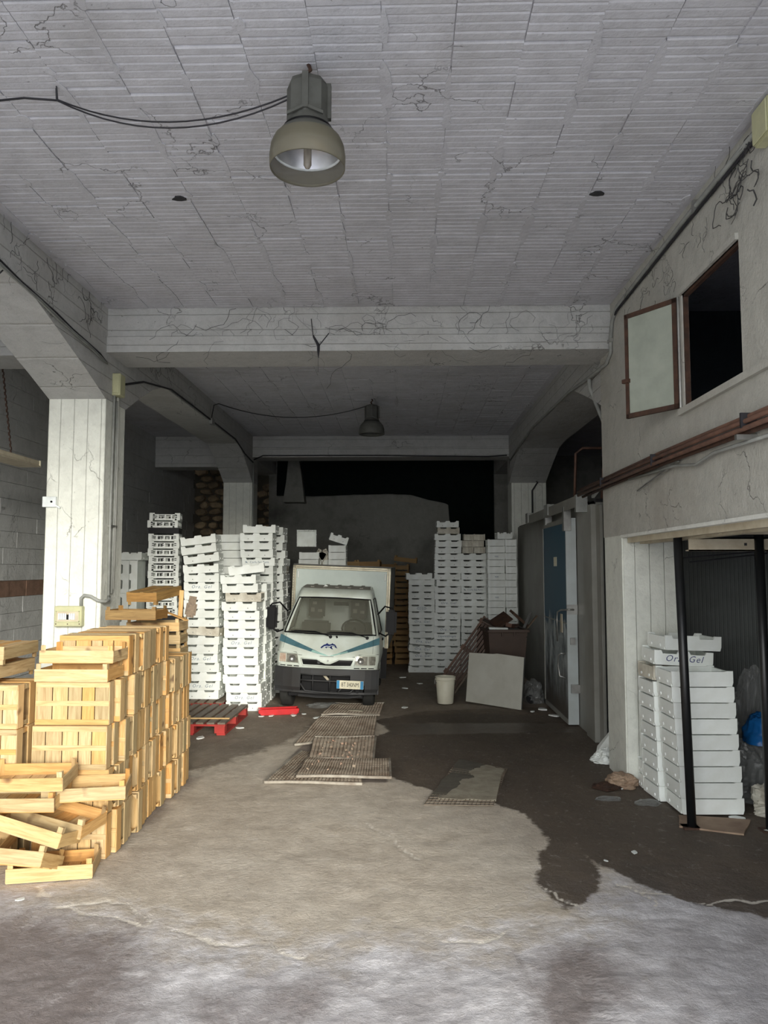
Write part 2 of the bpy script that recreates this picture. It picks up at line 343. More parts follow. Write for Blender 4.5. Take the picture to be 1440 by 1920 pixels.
def inside(poly):
    r = np.zeros(GX.shape, bool); n = len(poly)
    for i in range(n):
        x1, y1 = poly[i]; x2, y2 = poly[(i + 1) % n]
        if y1 == y2: continue
        c = ((y1 > GY) != (y2 > GY)) & (GX < (x2 - x1) * (GY - y1) / (y2 - y1) + x1); r ^= c
    return r
def pdist(pts, closed=False):
    d = np.full(GX.shape, 9.)
    P = list(pts) + ([pts[0]] if closed else [])
    for (x1, y1), (x2, y2) in zip(P[:-1], P[1:]):
        dx, dy = x2 - x1, y2 - y1; t = np.clip(((GX - x1) * dx + (GY - y1) * dy) / (dx * dx + dy * dy), 0, 1)
        d = np.minimum(d, np.hypot(GX - x1 - t * dx, GY - y1 - t * dy))
    return d
def soft(poly, w): s = np.where(inside(poly), 1, -1) * pdist(poly, True); return np.clip(.5 + s / w / 2, 0, 1)
def hash2(ix, iy):
    h = np.sin(ix * 127.1 + iy * 311.7) * 43758.5453; return h - np.floor(h)
def vnoise(X, Y):
    ix, iy = np.floor(X), np.floor(Y); fx, fy = X - ix, Y - iy; fx = fx * fx * (3 - 2 * fx); fy = fy * fy * (3 - 2 * fy)
    return (hash2(ix, iy) * (1 - fx) + hash2(ix + 1, iy) * fx) * (1 - fy) + (hash2(ix, iy + 1) * (1 - fx) + hash2(ix + 1, iy + 1) * fx) * fy - .5
wob = vnoise(GX * 9, GY * 9) * .05 + vnoise(GX * 30, GY * 30) * .02
att = {}
att['wet'] = soft(WET, .10); att['topping'] = soft(TOP, .42)
near = GY < 7
GX0, GY0 = GX, GY; GX = GX0 + vnoise(GX0 * 7 + 3, GY0 * 7) * .09 + vnoise(GX0 * 23, GY0 * 23 + 5) * .03; GY = GY0 + vnoise(GX0 * 7, GY0 * 7 + 9) * .09 + vnoise(GX0 * 23 + 7, GY0 * 23) * .03
cr = 9 * np.ones(GX.shape)
for c in [TOP[1:17], [(1.03, 4.51), (.88, 4.65), (.80, 4.8)], [(1.20, 5.21), (1.29, 4.97), (1.35, 4.77), (1.41, 4.52)], [(-1.94, 4.44), (-1.55, 4.5), (-1.32, 4.20)], [(1.35, 4.77), (1.7, 4.6), (2.3, 4.62)], [(-.3, 5.9), (-.05, 5.6), (.1, 5.2)]]:
    cr = np.minimum(cr, pdist(c))
GX, GY = GX0, GY0; att['crack'] = np.clip(1.15 - cr / .017, 0, 1) * (.35 + .65 * (vnoise(GX * 3, GY * 3) > -.12))
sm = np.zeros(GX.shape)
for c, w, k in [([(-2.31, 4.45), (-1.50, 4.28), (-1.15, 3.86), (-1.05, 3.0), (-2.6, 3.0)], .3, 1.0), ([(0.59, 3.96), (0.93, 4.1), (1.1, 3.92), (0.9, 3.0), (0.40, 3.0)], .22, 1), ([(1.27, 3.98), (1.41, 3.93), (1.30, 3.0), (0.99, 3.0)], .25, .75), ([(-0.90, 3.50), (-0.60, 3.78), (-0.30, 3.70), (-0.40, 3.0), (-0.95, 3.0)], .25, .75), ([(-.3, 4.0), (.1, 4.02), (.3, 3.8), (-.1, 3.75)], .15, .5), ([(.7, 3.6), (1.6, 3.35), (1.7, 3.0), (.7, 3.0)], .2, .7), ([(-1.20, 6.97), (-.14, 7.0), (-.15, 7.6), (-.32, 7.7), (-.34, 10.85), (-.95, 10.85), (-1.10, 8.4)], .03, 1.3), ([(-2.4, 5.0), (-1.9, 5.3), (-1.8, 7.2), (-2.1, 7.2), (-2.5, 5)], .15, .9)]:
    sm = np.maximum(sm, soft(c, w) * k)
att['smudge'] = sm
MUDL = [(-2.30, 7.0), (-1.75, 7.6), (-1.27, 8.6), (-1.1, 9.4), (-.35, 9.9), (.6, 10.3), (2.1, 10.2), (2.1, 17), (-4.7, 17), (-4.7, 7)]
att['mud'] = soft(MUDL, .25)
att['slick'] = soft([(-0.34, 9.70), (2.03, 9.75), (2.00, 9.15), (-0.29, 8.9)], .15)
ang = np.clip((GY - 3.2) / 1.0, 0, 1); cx = .84 + .08 * ang
tr = (np.abs(GX - cx) < .065) & (GY < 4.15); att['tread'] = np.where(tr, (np.sin(GY * 2 * np.pi / .045 + np.sign(GX - cx) * 1.2) > .1) * (np.abs(np.abs(GX - cx) - .04) > .006), 0).astype(float) * np.clip((4.15 - GY) * 4, 0, 1)
att['smudge'] = np.maximum(att['smudge'], att['tread'] * .7)
GZ = .010 * vnoise(GX * 2.2, GY * 2.2) + .006 * vnoise(GX * 7, GY * 7) + .004 * vnoise(GX * 21, GY * 21) * (1 - att['topping']) * 1.5 - .004
GZ = GZ - .006 * att['crack']
GZ = np.where(GY < 2.7, -.01, GZ); GZ = np.minimum(GZ, .004)
nx, ny = len(xs), len(ys)
co = np.stack([GX, GY, GZ], -1).reshape(-1, 3)
I = (np.arange(ny - 1)[:, None] * nx + np.arange(nx - 1)[None, :]).reshape(-1)
F = np.stack([I, I + 1, I + nx + 1, I + nx], -1).astype(np.int32)
me = bpy.data.meshes.new('floor'); me.vertices.add(len(co)); me.vertices.foreach_set('co', co.ravel().astype(np.float32))
me.loops.add(F.size); me.loops.foreach_set('vertex_index', F.ravel()); me.polygons.add(len(F)); me.polygons.foreach_set('loop_start', np.arange(0, F.size, 4, dtype=np.int32))
me.update(calc_edges=True)
for k, v in att.items():
    a = me.attributes.new(k, 'FLOAT', 'POINT'); a.data.foreach_set('value', v.ravel().astype(np.float32))
me.polygons.foreach_set('use_smooth', np.ones(len(F), bool))
struct('floor', me, M['floor'], label='stained old concrete floor with pale cracks and a wet brown patch')
M['ground'] = simple('pale_yard_concrete', (.42, .41, .40), .9)
struct('ground_outside', MB().box(-40, 40, -60, 1.2, -.12, -.03), M['ground'])

# ---- ceiling: slab + ribbed hollow blocks (parts), the farther bay joined
cs = MB().box(XW - .3, XO + .3, YS, YE + .3, ZC + .002, ZC + .2)
ceiling = struct('ceiling', cs, M['ceil'], label='whitewashed ceiling of ribbed hollow blocks between joists')
BX, BY = .335, .308
def block_mesh(k):
    r = random.Random(k); b = MB(); w = BX - .001 - r.random() * .006; d = BY - .004; n = 5; prof = []
    for i in range(n):
        y0 = -d / 2 + i * d / n; s = d / n; q = .0022 + .003 * r.random()
        prof += [(y0 + .001, 0), (y0 + s * .16, -q), (y0 + s * .84, -q), (y0 + s - .001, 0)]
    prof = [(-d / 2, .009)] + prof + [(d / 2, .009)]
    b.prism(prof, 'x', -w / 2, w / 2); return b
BMs = []
for k in range(6):
    me_ = block_mesh(k).mesh('ceiling_block'); me_.materials.append(M['ceil']); BMs.append(me_)
cells = []
nbx = int((XR - XL) / BX) + 1; x0b = XL + .12
for bay, (ya, yb) in enumerate(((2.45, YB), (YB + .55, YF))):
    ny_ = int((yb - ya) / BY); 
    for j in range(ny_ + 1):
        for i in range(nbx):
            x = x0b + BX * (i + .5) - .05; yy = yb - .02 - BY * (j + .5) + (rng.random() - .5) * .012 + (.06 if i % 3 == 1 else 0) - (.05 if i % 4 == 2 else 0)
            if x + BX / 2 > XR or yy - BY / 2 < ya - .1 or yy + BY / 2 > yb: continue
            cells.append((bay, x, yy))
near_cells = sorted(cells, key=lambda c: c[2])[:300]; far_cells = sorted(cells, key=lambda c: c[2])[300:]
for bay, x, yy in near_cells:
    o = bpy.data.objects.new('ceiling_block', BMs[rng.randrange(6)]); COL.objects.link(o); o.parent = ceiling
    o.location = (x + (rng.random() - .5) * .008, yy, ZC - .001 - rng.random() * .004); o.rotation_euler = ((rng.random() - .5) * .012, (rng.random() - .5) * .012, (rng.random() - .5) * .012)
fb = MB()
for bay, x, yy in far_cells:
    s = BMs[rng.randrange(6)]; z = ZC - .001 - rng.random() * .004
    fb.add([(v.co.x + x, v.co.y + yy, v.co.z + z) for v in s.vertices], [tuple(p.vertices) for p in s.polygons])
link('far_ceiling_blocks', fb, M['ceil'], parent=ceiling, kind='stuff')
fp = MB(); r_f = random.Random(5)
for _ in range(230):
    i = r_f.randrange(nbx); x = x0b + BX * i - .05 + r_f.uniform(-.01, .01); yy = r_f.uniform(2.8, YB - .1) if r_f.random() < .75 else r_f.uniform(YB + .6, YF - .2); w = r_f.uniform(.012, .04); l = r_f.choice([r_f.uniform(.03, .08), r_f.uniform(.1, .35)])
    pts = [(x + w * math.cos(t) * r_f.uniform(.5, 1.1), yy + l * math.sin(t) * r_f.uniform(.7, 1.1)) for t in [q * .628 for q in range(10)]]
    fp.prism(pts, 'z', ZC - .0095 - .001 * r_f.random(), ZC + .001)
link('filler_patches', fp, M['ceil'], parent=ceiling, kind='stuff')
# two broken-through holes in the ceiling
for (x, yy) in ((-1.50, 4.98), (1.30, 4.98)):
    hb = MB(); pts = [(x + .045 * math.cos(a) * (1 + .3 * math.sin(3 * a)), yy + .03 * math.sin(a)) for a in [i * .7 for i in range(9)]]
    hb.prism(pts, 'z', ZC - .018, ZC - .008); link('ceiling_hole', hb, M['dark'], parent=ceiling)

# ---- pillars, arched beams
def arch_beam(name, x0, x1, y0, y1, zs, zm, hl, mat, hl0=True):
    """longitudinal beam with haunches at its pillars: profile in (y, z)"""
    bot = []
    n = 16
    for i in range(n + 1):
        yy = y0 + (y1 - y0) * i / n; d = (yy - y0 if hl0 else 99, y1 - yy); z = zm
        for q in d:
            if q < hl: z = min(z, zs + (zm - zs) * min(q / hl, 1) ** .92)
        bot.append((yy, z))
    prof = bot + [(y1, ZC + .01), (y0, ZC + .01)]
    return struct(name, MB().prism(prof, 'x', x0, x1), mat)
P0, P1 = -3.39, XL
for (ya, yb) in ((YB, YB + .52), (YF, YF + .52), (0.0, .52)):
    struct('pillar', MB().box(P0, P1, ya, yb, -.02, 3.53), M['pillar'], bevel=.008)
    struct('pillar_head', MB().box(P0, P1, ya, yb, 3.53, ZC + .01), M['beam'])
arch_beam('beam', P0, P1, .52, YB, 3.52, 4.09, 1.8, M['beam'])
arch_beam('beam', P0, P1, YB + .52, YF, 3.52, 4.06, 1.15, M['beam'])
struct('beam', MB().box(P0, P1, YF + .52, YE + .1, 4.0, ZC + .01), M['beam'])
# transverse beams with a lower flange
for y0_, zf, dp in ((YB, 3.97, .55), (YF, 4.0, .5)):
    b = MB().prism([(y0_, ZC + .01), (y0_, zf + .16), (y0_ - .015, zf + .15), (y0_ - .015, zf), (y0_ + dp, zf), (y0_ + dp, ZC + .01)], 'x', XL, XR + .1)
    struct('beam', b, M['beam'])
struct('beam', MB().box(XW, P0, YF, YF + .5, 3.82, ZC + .01), M['beam'])
struct('beam', MB().box(XW, P0, YB, YB + .5, 3.95, ZC + .01), M['beam'])
# right side pillars
struct('pillar', MB().box(XR, XR + .54, 7.0, 7.6, -.02, ZC + .01), M['pillar'], bevel=.012)
struct('pillar', MB().box(XR + .06, XR + .71, YF, YF + .52, -.02, 3.53), M['pillar'], bevel=.008)
struct('pillar_head', MB().box(XR + .06, XR + .71, YF, YF + .52, 3.53, ZC + .01), M['beam'])
arch_beam('beam', XR + .02, XR + .70, 7.6, YF, 3.50, 4.0, 1.4, M['beam'])
struct('beam', MB().box(XR + .06, XR + .6, YF + .5, YE + .1, 4.0, ZC + .01), M['beam'])

# ---- left wall of painted blocks
wl = struct('wall_left', MB().box(XW - .25, XW - .03, YS, YE + .2, -.02, ZC + .05), M['mortar'], label='grey painted block wall behind the pillars')
lb = {}
def wall_block(L_, H_, mat):
    k = (round(L_, 2), round(H_, 2), mat.name)
    if k not in lb:
        b = MB().box(-.035, .0, -L_ / 2 + .002, L_ / 2 - .002, -H_ / 2 + .002, H_ / 2 - .002); me_ = b.mesh('block'); me_.materials.append(mat); lb[k] = me_
    return lb[k]
row = 0; z = 0.0; cnt = 0
while z < 4.3:
    h = .195; y = 7.9 - (.3 if row % 2 else 0) if z > .6 else 7.9
    while y < YE:
        l = .62 if rng.random() < .8 else .42
        if z > .55:
            mt_ = M['terra'] if (1.50 < z < 1.6 and y < 10.5 and rng.random() < .75) else M['lwall']
            o = bpy.data.objects.new('block', wall_block(l, h, mt_)); COL.objects.link(o); o.parent = wl; o.location = (XW + (rng.random() - .5) * .008 - (.012 if mt_ is M['terra'] else 0), y + l / 2, z + h / 2); cnt += 1
        y += l
    z += h; row += 1
# near part of the left wall and bottom, joined
nb = MB().box(XW - .03, XW, YS, 7.9, 0, 4.38).box(XW - .03, XW, 7.9, YE, 0, .58)
link('near_plaster', nb, M['lwall'], parent=wl)
# ---- rear walls
wb_ = struct('wall_back', MB().box(XW - .3, -3.0, YE + .1, YE + .3, -.02, ZC + .05), M['mortar'], label='bare rubble stone wall at the rear')
def stone(i, w, h):
    r = random.Random(i); b = MB(); n = 8; pts = []
    for k in range(n):
        a = 2 * math.pi * k / n + .3; rr = .82 + .3 * r.random(); c, s_ = math.cos(a), math.sin(a); q = max(abs(c), abs(s_))
        pts.append((w / 2 * rr * (c / q * .85 + c * .15), h / 2 * rr * (s_ / q * .85 + s_ * .15)))
    m_ = len(pts); vs = [(u, 0, v) for u, v in pts] + [(u * .8, -.05 - .03 * r.random(), v * .8) for u, v in pts]
    b.add(vs, [(k, (k + 1) % m_, m_ + (k + 1) % m_, m_ + k) for k in range(m_)] + [tuple(range(m_, 2 * m_))]); return b.mesh('stone')
SM = [stone(i, .26, .15) for i in range(7)]
for s_ in SM: s_.materials.append(M['stone'])
def stones(xa, xb, za, zb, par, yy):
    z = za; r_ = 0
    while z < zb:
        x = xa + (.12 if r_ % 2 else 0)
        while x < xb:
            w = .7 + .6 * rng.random(); o = bpy.data.objects.new('stone', SM[rng.randrange(7)]); COL.objects.link(o); o.parent = par
            o.location = (x + .13 * w, yy, z + .07); o.scale = (w, 1, .85 + .3 * rng.random()); o.rotation_euler = (0, (rng.random() - .5) * .3, 0); x += .27 * w + .01
        z += .15; r_ += 1
stones(XW, -3.75, 2.2, 4.3, wb_, YE + .1)
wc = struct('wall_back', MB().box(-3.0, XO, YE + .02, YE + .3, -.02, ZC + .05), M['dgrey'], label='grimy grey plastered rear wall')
stones(-3.28, -2.8, 2.6, 3.7, wb_, YE + .1)
struct('wall_right', MB().box(XO, XO + .2, YS, YE + .3, -.02, ZC + .1), M['dark'])
struct('wall_front', MB().box(XR + .2, XO + .2, YS - .2, YS, -.02, ZC + .1), M['dark'])
struct('wall_front', MB().box(XW - .3, XW, YS - 1.8, YS, -.02, ZC + .1).box(XR + .15, XR + .4, YS - 1.8, YS, -.02, ZC + .1), M['white'])
struct('ceiling_front', MB().box(XW - .3, XO, YS - 1.8, YS, ZC + .0, ZC + .2), M['ceil'])
# plaster column in the back corner
struct('trim_1', MB().prism([(-2.62, 3.35), (-2.15, 3.35), (-2.2, 3.8), (-2.28, 4.38), (-2.5, 4.38), (-2.55, 3.8)], 'y', YE - .40, YE + .02), M['dgrey'])

# ---- right wall with upper hatch and wide lower opening
X0, X1 = XR - .005, XR + .16
rw = MB()
X1t = X0 + .05
rw.box(X0, X1t, YS, 7.6, 3.83, ZC + .05).box(X0, X1t, YS, 4.44, 3.02, 3.83).box(X0, X1t, 5.37, 7.6, 3.02, 3.83).box(X0, X1, YS, 7.6, 2.2, 3.02)
wall_right = struct('wall_right', rw, M['rwall'], label='rough whitewashed wall with a hatch above a wide opening')
struct('trim_2', MB().box(X0 - .03, X0 + .02, 1.6, 5.42, 2.975, 3.02), M['rwall'])
struct('trim_3', MB().prism([(5.37, 3.84), (5.37, 3.83), (4.44, 3.83), (4.44, 3.87), (5.40, 3.87)], 'x', X0 - .02, X0 + .01), M['rwall'])
# loft behind the hatch
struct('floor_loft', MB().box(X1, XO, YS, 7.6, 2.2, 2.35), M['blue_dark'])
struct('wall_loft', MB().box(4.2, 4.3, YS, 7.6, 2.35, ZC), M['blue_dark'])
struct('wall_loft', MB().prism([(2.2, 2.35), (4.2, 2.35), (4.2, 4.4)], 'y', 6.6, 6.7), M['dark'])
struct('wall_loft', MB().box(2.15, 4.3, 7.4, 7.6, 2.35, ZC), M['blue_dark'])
# lintel strips under the opening's head
for i, (xa, xb, za, zb) in enumerate(((X0 - .01, X1 + .05, 2.175, 2.2), (X0 + .05, X0 + .09, 2.13, 2.175), (X0 + .16, X0 + .24, 2.12, 2.2))):
    struct('trim_4', MB().box(xa, xb, YS, 6.98, za, zb), M['cream' if i else 'white'])
# ---- cold room box
cr0 = MB().box(2.16, XO, 8.62, 8.7, 0, 2.62).box(2.16, 2.24, 8.7, 14.35, 0, 2.66)
coldroom = struct('wall_cold_room', cr0, M['ribs'], label='ribbed grey cladding of the cold room')
struct('trim_5', MB().box(2.155, 2.19, 8.45, 8.63, 0, 2.60).box(2.10, 2.16, 8.62, 9.0, 0, 2.62).box(2.155, 3.2, 8.61, 8.625, 2.52, 2.64), M['greyp'], bevel=.004)
for i in range(3):
    struct('trim_6', MB().box(2.2 + .24 * i, 2.215 + .24 * i, 8.60, 8.625, 0, 2.52), M['greyp'])
struct('wall_cold_room_side', MB().box(2.135, 2.165, 9.0, 14.3, .0, 2.66), M['greyp'])
struct('ceiling_cold_room', MB().box(2.16, XO, 8.62, 14.3, 2.62, 2.68), M['dark'])

# ---- sliding cold room door (parts) on its rail
dr = thing('cold_room_door', 'tall sliding cold room door, blue paint peeling white towards the bottom', 'door', (2.05, 9.5, 0))
link('door_panel', MB().box(-.045, .07, .02, 1.55, .03, 2.50), M['door'], dr, bevel=.004)
link('edge_frame', MB().box(-.05, .075, -.01, .02, .02, 2.52), M['galv'], dr, label='pale bright edge of the door')
link('door_trim', MB().box(-.055, -.045, .02, 1.55, 2.46, 2.52).box(-.055, -.045, 1.5, 1.56, .02, 2.5).box(-.055, -.045, .02, 1.55, .02, .08).box(-.052, -.045, .02, 1.55, 1.22, 1.235), M['greyp'], dr)
link('sticker', MB().box(-.0475, -.0455, .58, .78, 1.93, 2.05), M['plate'], dr, label='small pale sticker')
hb = MB().tube([(.03, -.035, 1.40), (-.05, -.04, 1.40), (-.10, .10, 1.39), (-.13, .16, 1.36), (-.135, .17, 1.27), (-.135, .17, 1.0)], .011, 8)
link('lever_handle', hb, M['steel'], dr, smooth=True, label='long bent steel lever handle')
link('lock_plate', MB().box(-.052, .078, -.022, -.01, 1.34, 1.46).box(-.02, .04, -.04, -.02, .98, 1.06).box(-.02, .09, -.05, -.01, .40, .50), M['steel'], dr)
link('pull_handle', MB().tube([(-.05, .10, .86), (-.11, .10, .86), (-.13, .13, .83), (-.13, .17, .70), (-.12, .14, .58), (-.05, .10, .56)], .011, 8), M['steel'], dr, smooth=True)
link('handle_backplate', MB().box(-.06, -.05, .25, .35, 1.1, 1.33), M['cream'], dr)
link('hanger', MB().box(-.075, .02, -.02, .07, 2.36, 2.66).box(-.075, .02, 1.2, 1.3, 2.5, 2.66), M['steel'], dr, bevel=.004)
rl = thing('door_rail', 'overhead steel rail that carries the sliding cold room door', 'rail', (2.05, 9.2, 2.6))
link('rail', MB().box(-.07, .05, -.35, 3.2, .05, .13).box(-.07, -.06, -.35, 3.2, .0, .05), M['greyp'], rl)
link('end_stop', MB().box(-.075, .055, -.42, -.35, -.06, .14), M['conduit'], rl)
link('roller_housing', MB().box(-.09, .02, 1.25, 1.5, .02, .17), M['conduit'], rl); link('roller_housing', MB().box(-.09, .02, 2.9, 3.1, .02, .17), M['conduit'], rl)

# ---- steel poles and cream beam that prop the opening
for (x, y_, h, lb_) in ((2.11, 5.86, 2.17, 'black steel pole standing before the white fish boxes'), (2.655, 5.80, 2.17, 'black steel pole beside the plastic bags')):
    t = thing('steel_pole', lb_, 'pole', (x, y_, 0), group='poles under the lintel')
    link('pole', MB().tube([(.012, 0, .0), (-.035 if x < 2.5 else .0, 0, h)], .033, 14), M['blackm'], t, smooth=True)
    link('base_plate', MB().box(-.06, .06, -.05, .05, -.004, .012), M['rust'], t)
cb_ = thing('steel_beam', 'cream painted steel channel across the tops of the black poles', 'beam', (2.05, 5.84, 2.03))
link('channel', MB().box(0.09, 3.2, -.03, -.02, 0, .10).box(0.09, 3.2, -.03, .05, .09, .10).box(0.09, 3.2, -.03, .04, 0, .01), M['cream'], cb_)
link('bolt_holes', MB().box(.72, .74, -.032, -.03, .04, .06).box(.78, .8, -.032, -.03, .04, .06).box(.5, .52, -.032, -.03, .04, .06), M['dark'], cb_)
single('trunking', MB().box(X0 + .14, X0 + 1.4, 5.2, 5.28, 2.13, 2.19), M['cream'], 'pale loose trunking length under the lintel head', 'trunking')
single('wire_rod', MB().tube([(2.2, 6.3, 1.98), (2.9, 6.2, 2.04), (2.9, 6.2, 2.02), (2.3, 6.25, 1.95)], .006, 5), M['cable'], 'thin bent black rod below the cream channel', 'rod')
# window shutter leaf
sh = thing('hatch_shutter', 'open rusty framed shutter leaf with dusty glass beside the upper hatch', 'shutter', (XR - .02, 5.42, 3.03), (0, 0, R_(34)))
lw, lh = .46, .80
link('frame', MB().box(-.012, .012, 0, lw, 0, .035).box(-.012, .012, 0, lw, lh - .035, lh).box(-.012, .012, 0, .035, 0, lh).box(-.012, .012, lw - .03, lw, 0, lh), M['rust'], sh)
link('pane', MB().box(-.004, .004, .03, lw - .03, .03, lh - .03), M['frost'], sh)
link('latch', MB().box(-.03, .0, lw - .04, lw + .02, .27, .30), M['rust'], sh)
link('hinge', MB().tube([(0, -.012, 0), (0, -.012, lh)], .012, 8), M['steel'], sh)
hf = struct('window_1', MB().box(X0 + .01, X0 + .04, 5.345, 5.37, 3.02, 3.83).box(X0 + .01, X0 + .04, 4.44, 5.37, 3.81, 3.83), M['rust'])
# ================================================================ WOODEN CRATES
def crate_parts(mx, my, mz, seed=0, LX=.50, WY=.282, HZ=.118):
    r = random.Random(seed); out = []
    def part(n, b, m):
        me_ = b.mesh(n); me_.materials.append(m); out.append((n, me_))
    hx, hy = LX / 2, WY / 2; x = -hx + .008
    ws = [r.uniform(.075, .115) for _ in range(5)]; tot = sum(ws); gap = (LX - .016 - tot) / 4 if tot < LX - .03 else .006
    sc_ = (LX - .016 - .026) / tot
    for w in ws:
        w *= sc_; part('slat', MB().box(x, x + w, -hy + .004, hy - .004, .006, .012), my); x += w + .0065
    for y in (-hy + .018, 0, hy - .018):
        part('batten', MB().box(-hx + .003, hx - .003, y - .017, y + .017, -.0, .006), mx)
    for s in (-1, 1):
        part('side_board', MB().box(-hx + .002, hx - .002, *sorted((s * hy, s * (hy - .007))), .005, .082 + r.random() * .006), mx)
        part('end_board', MB().box(*sorted((s * hx, s * (hx - .007))), -hy + .002, hy - .002, .005, .078 + r.random() * .01), my)
    for sx in (-1, 1):
        for sy in (-1, 1):
            a, b_ = sx * (hx - .008), sy * (hy - .008)
            part('corner_post', MB().prism([(a, b_), (a - sx * .032, b_), (a, b_ - sy * .032)], 'z', .012, HZ), mz)
    return out
CP = {('n', k): crate_parts(M['wx'], M['wy'], M['wz'], k) for k in range(4)}
CP.update({('b', k): crate_parts(M['bx'], M['by'], M['bz'], k + 9, LX=.46, WY=.30, HZ=.115) for k in range(2)})
crate_protos = {}
def crate(loc, rot, label, group, kind='n'):
    k = (kind, rng.randrange(4 if kind == 'n' else 2))
    r = thing('wooden_crate', label, 'crate', loc, rot, group)
    for n, me_ in CP[k]:
        o = bpy.data.objects.new(n, me_); COL.objects.link(o); o.parent = r
    return r
H90 = math.pi / 2
G1 = 'wooden crates stacked on edge in the crate wall'
def upright(x, y, z, label, grp, flip=False, jit=1):
    # stands on its long side, its bottom facing the camera (or away when flipped)
    rx = H90 if flip else -H90
    a = (rng.random() - .5) * .03 * jit
    # local z -> world +y for -90 ; +-
    if not flip: return crate((x, y, z + .141), (R_(-90), 0, a), label, grp)
    return crate((x, y + .118, z + .141), (R_(90), 0, a), label, grp)
rows = ['bottom row', 'second row up', 'third row up', 'fourth row up', 'top row']
for r_ in range(5):
    n_ = 16; ystart = 5.14
    if r_ == 4: n_, ystart = 8, 5.45
    off = (0, .02, .0, .03, .0)[r_]
    for i in range(n_):
        y_ = ystart + i * .1215 + off; x_ = -2.20 + (rng.random() - .5) * .04 + .012 * math.sin(i * .6)
        if r_ == 0: x_ += .01
        upright(x_, y_, r_ * .2855 + .002, f'upright wooden crate, {ORD[i+1]} from the front, {rows[r_]} of the crate wall', G1, flip=(i > 0 and rng.random() < .35))
# flat crates closing the front top of the wall
lbls = ['lower of two flat crates laid on the front end of the crate wall top', 'upper of two flat crates laid on the front end of the crate wall top']
for k in range(2):
    crate((-2.21 + .02 * k, 5.28 + .02 * k, 1.146 + k * .120), (0, 0, R_(1.5 * k - 1)), lbls[k], 'flat crates on top of the crate wall')
# second column, seen to the left of the wall
for r_ in range(3):
    for i in range(4 if r_ else 2):
        upright(-2.755 + (rng.random() - .5) * .02, 5.02 + i * .1215, r_ * .2855 + .002 + .0, f'upright wooden crate of the rear column, {ORD[i+1]} from the front, {rows[r_]}', 'wooden crates in the column behind the crate wall', flip=(i == 1))
upright(-2.755, 5.02, .858, 'upright wooden crate of the rear column, directly under the flat upturned crates', 'wooden crates in the column behind the crate wall')
upright(-2.755, 5.15, .858, 'upright wooden crate of the rear column, behind the one under upturned crates', 'wooden crates in the column behind the crate wall', flip=True)
upright(-2.755, 5.28, .858, 'upright wooden crate of the rear column, last below the upturned crates', 'wooden crates in the column behind the crate wall')
crate((-2.80, 5.30, 1.262), (R_(180), 0, R_(88)), 'lower upturned wooden crate on the rear column, batten side up', 'upturned crates on the rear column')
crate((-2.77, 5.30, 1.384), (R_(180), 0, R_(91)), 'upper upturned wooden crate on the rear column', 'upturned crates on the rear column')
# rear end of the crate wall: crates laid flat, then a loose heap on top
for k in range(12):
    crate((-2.31 + rng.uniform(-.02, .02), 7.30 + rng.uniform(-.01, .01), .002 + k * .1195), (0, 0, R_(rng.uniform(-2, 2))), f'wooden crate lying flat at the rear end of the crate wall, {ORD[k+1]} from the floor', 'flat crates at the rear end of the crate wall')
HG = 'weathered crates tossed on top of the crate wall'
for (x, y_, z, rx, ry, rz, lb_) in (
    (-2.40, 6.94, 1.446, 0, 0, -3, 'broad brown weathered crate, lowest of the heap on the crate wall'),
    (-2.29, 7.08, 1.712, 180, -6, 78, 'upturned crate with grey battens crowning the heap'),):
    crate((x, y_, z), (R_(rx), R_(ry), R_(rz)), lb_, HG, 'b' if lb_[0] != 'g' else 'n')
single('wood_splinter', MB().box(-.02, .02, -.006, .006, 0, .26), M['wz'], 'broken crate slat standing up at the end of the heap', 'splinter', loc=(-2.10, 7.26, 1.437), rot=(R_(5), R_(4), 0))
single('broken_board', MB().box(-.035, .035, -.006, .006, 0, .20).box(-.05, .05, .008, .02, .02, .13), M['wgrey'], 'split crate board standing at the end of the heap', 'board', loc=(-2.03, 7.33, 1.437), rot=(0, R_(9), R_(12)))
single('wood_splinter', MB().box(-.16, .16, -.02, .02, 0, .008), M['wx'], 'split crate slat lying across the end of the heap', 'splinter', loc=(-2.12, 7.16, 1.46), rot=(0, R_(14), R_(-30)))
# tumbled crates in front of the wall
TG = 'loose crates tumbled in front of the crate wall'
for (x, y_, z, rx, ry, rz, lb_) in (
    (-2.18, 4.91, .004, 0, 0, 12, 'lowest loose crate, lying open on the floor before the pile'),
    (-2.36, 4.72, .115, -24, 3, -4, 'loose crate tipped forward just inside the floor crate'),
    (-2.26, 4.76, .285, -12, 13, -7, 'loose open crate sloping down over the tipped one'),
    (-2.20, 4.99, .285, 2, 10, -10, 'loose crate lying askew in the middle of the tumbled pile'),
    (-2.02, 5.00, .455, 2, 0, 12, 'small end of a loose crate wedged against the crate wall'),
    (-2.34, 4.88, .552, 5, 0, 5, 'topmost loose crate, open side up with its slatted bottom showing'),
    (-2.72, 4.86, .16, 4, 4, 8, 'loose crate at the far edge under the open pile'),
    (-2.72, 4.88, .30, 0, 3, 2, 'second loose crate at the far edge under the open pile'),
    (-2.38, 4.88, .430, 5, 0, 3, 'loose crate directly under the topmost open one')):
    crate((x, y_, z), (R_(rx), R_(ry), R_(rz)), 'light wooden ' + lb_, TG)
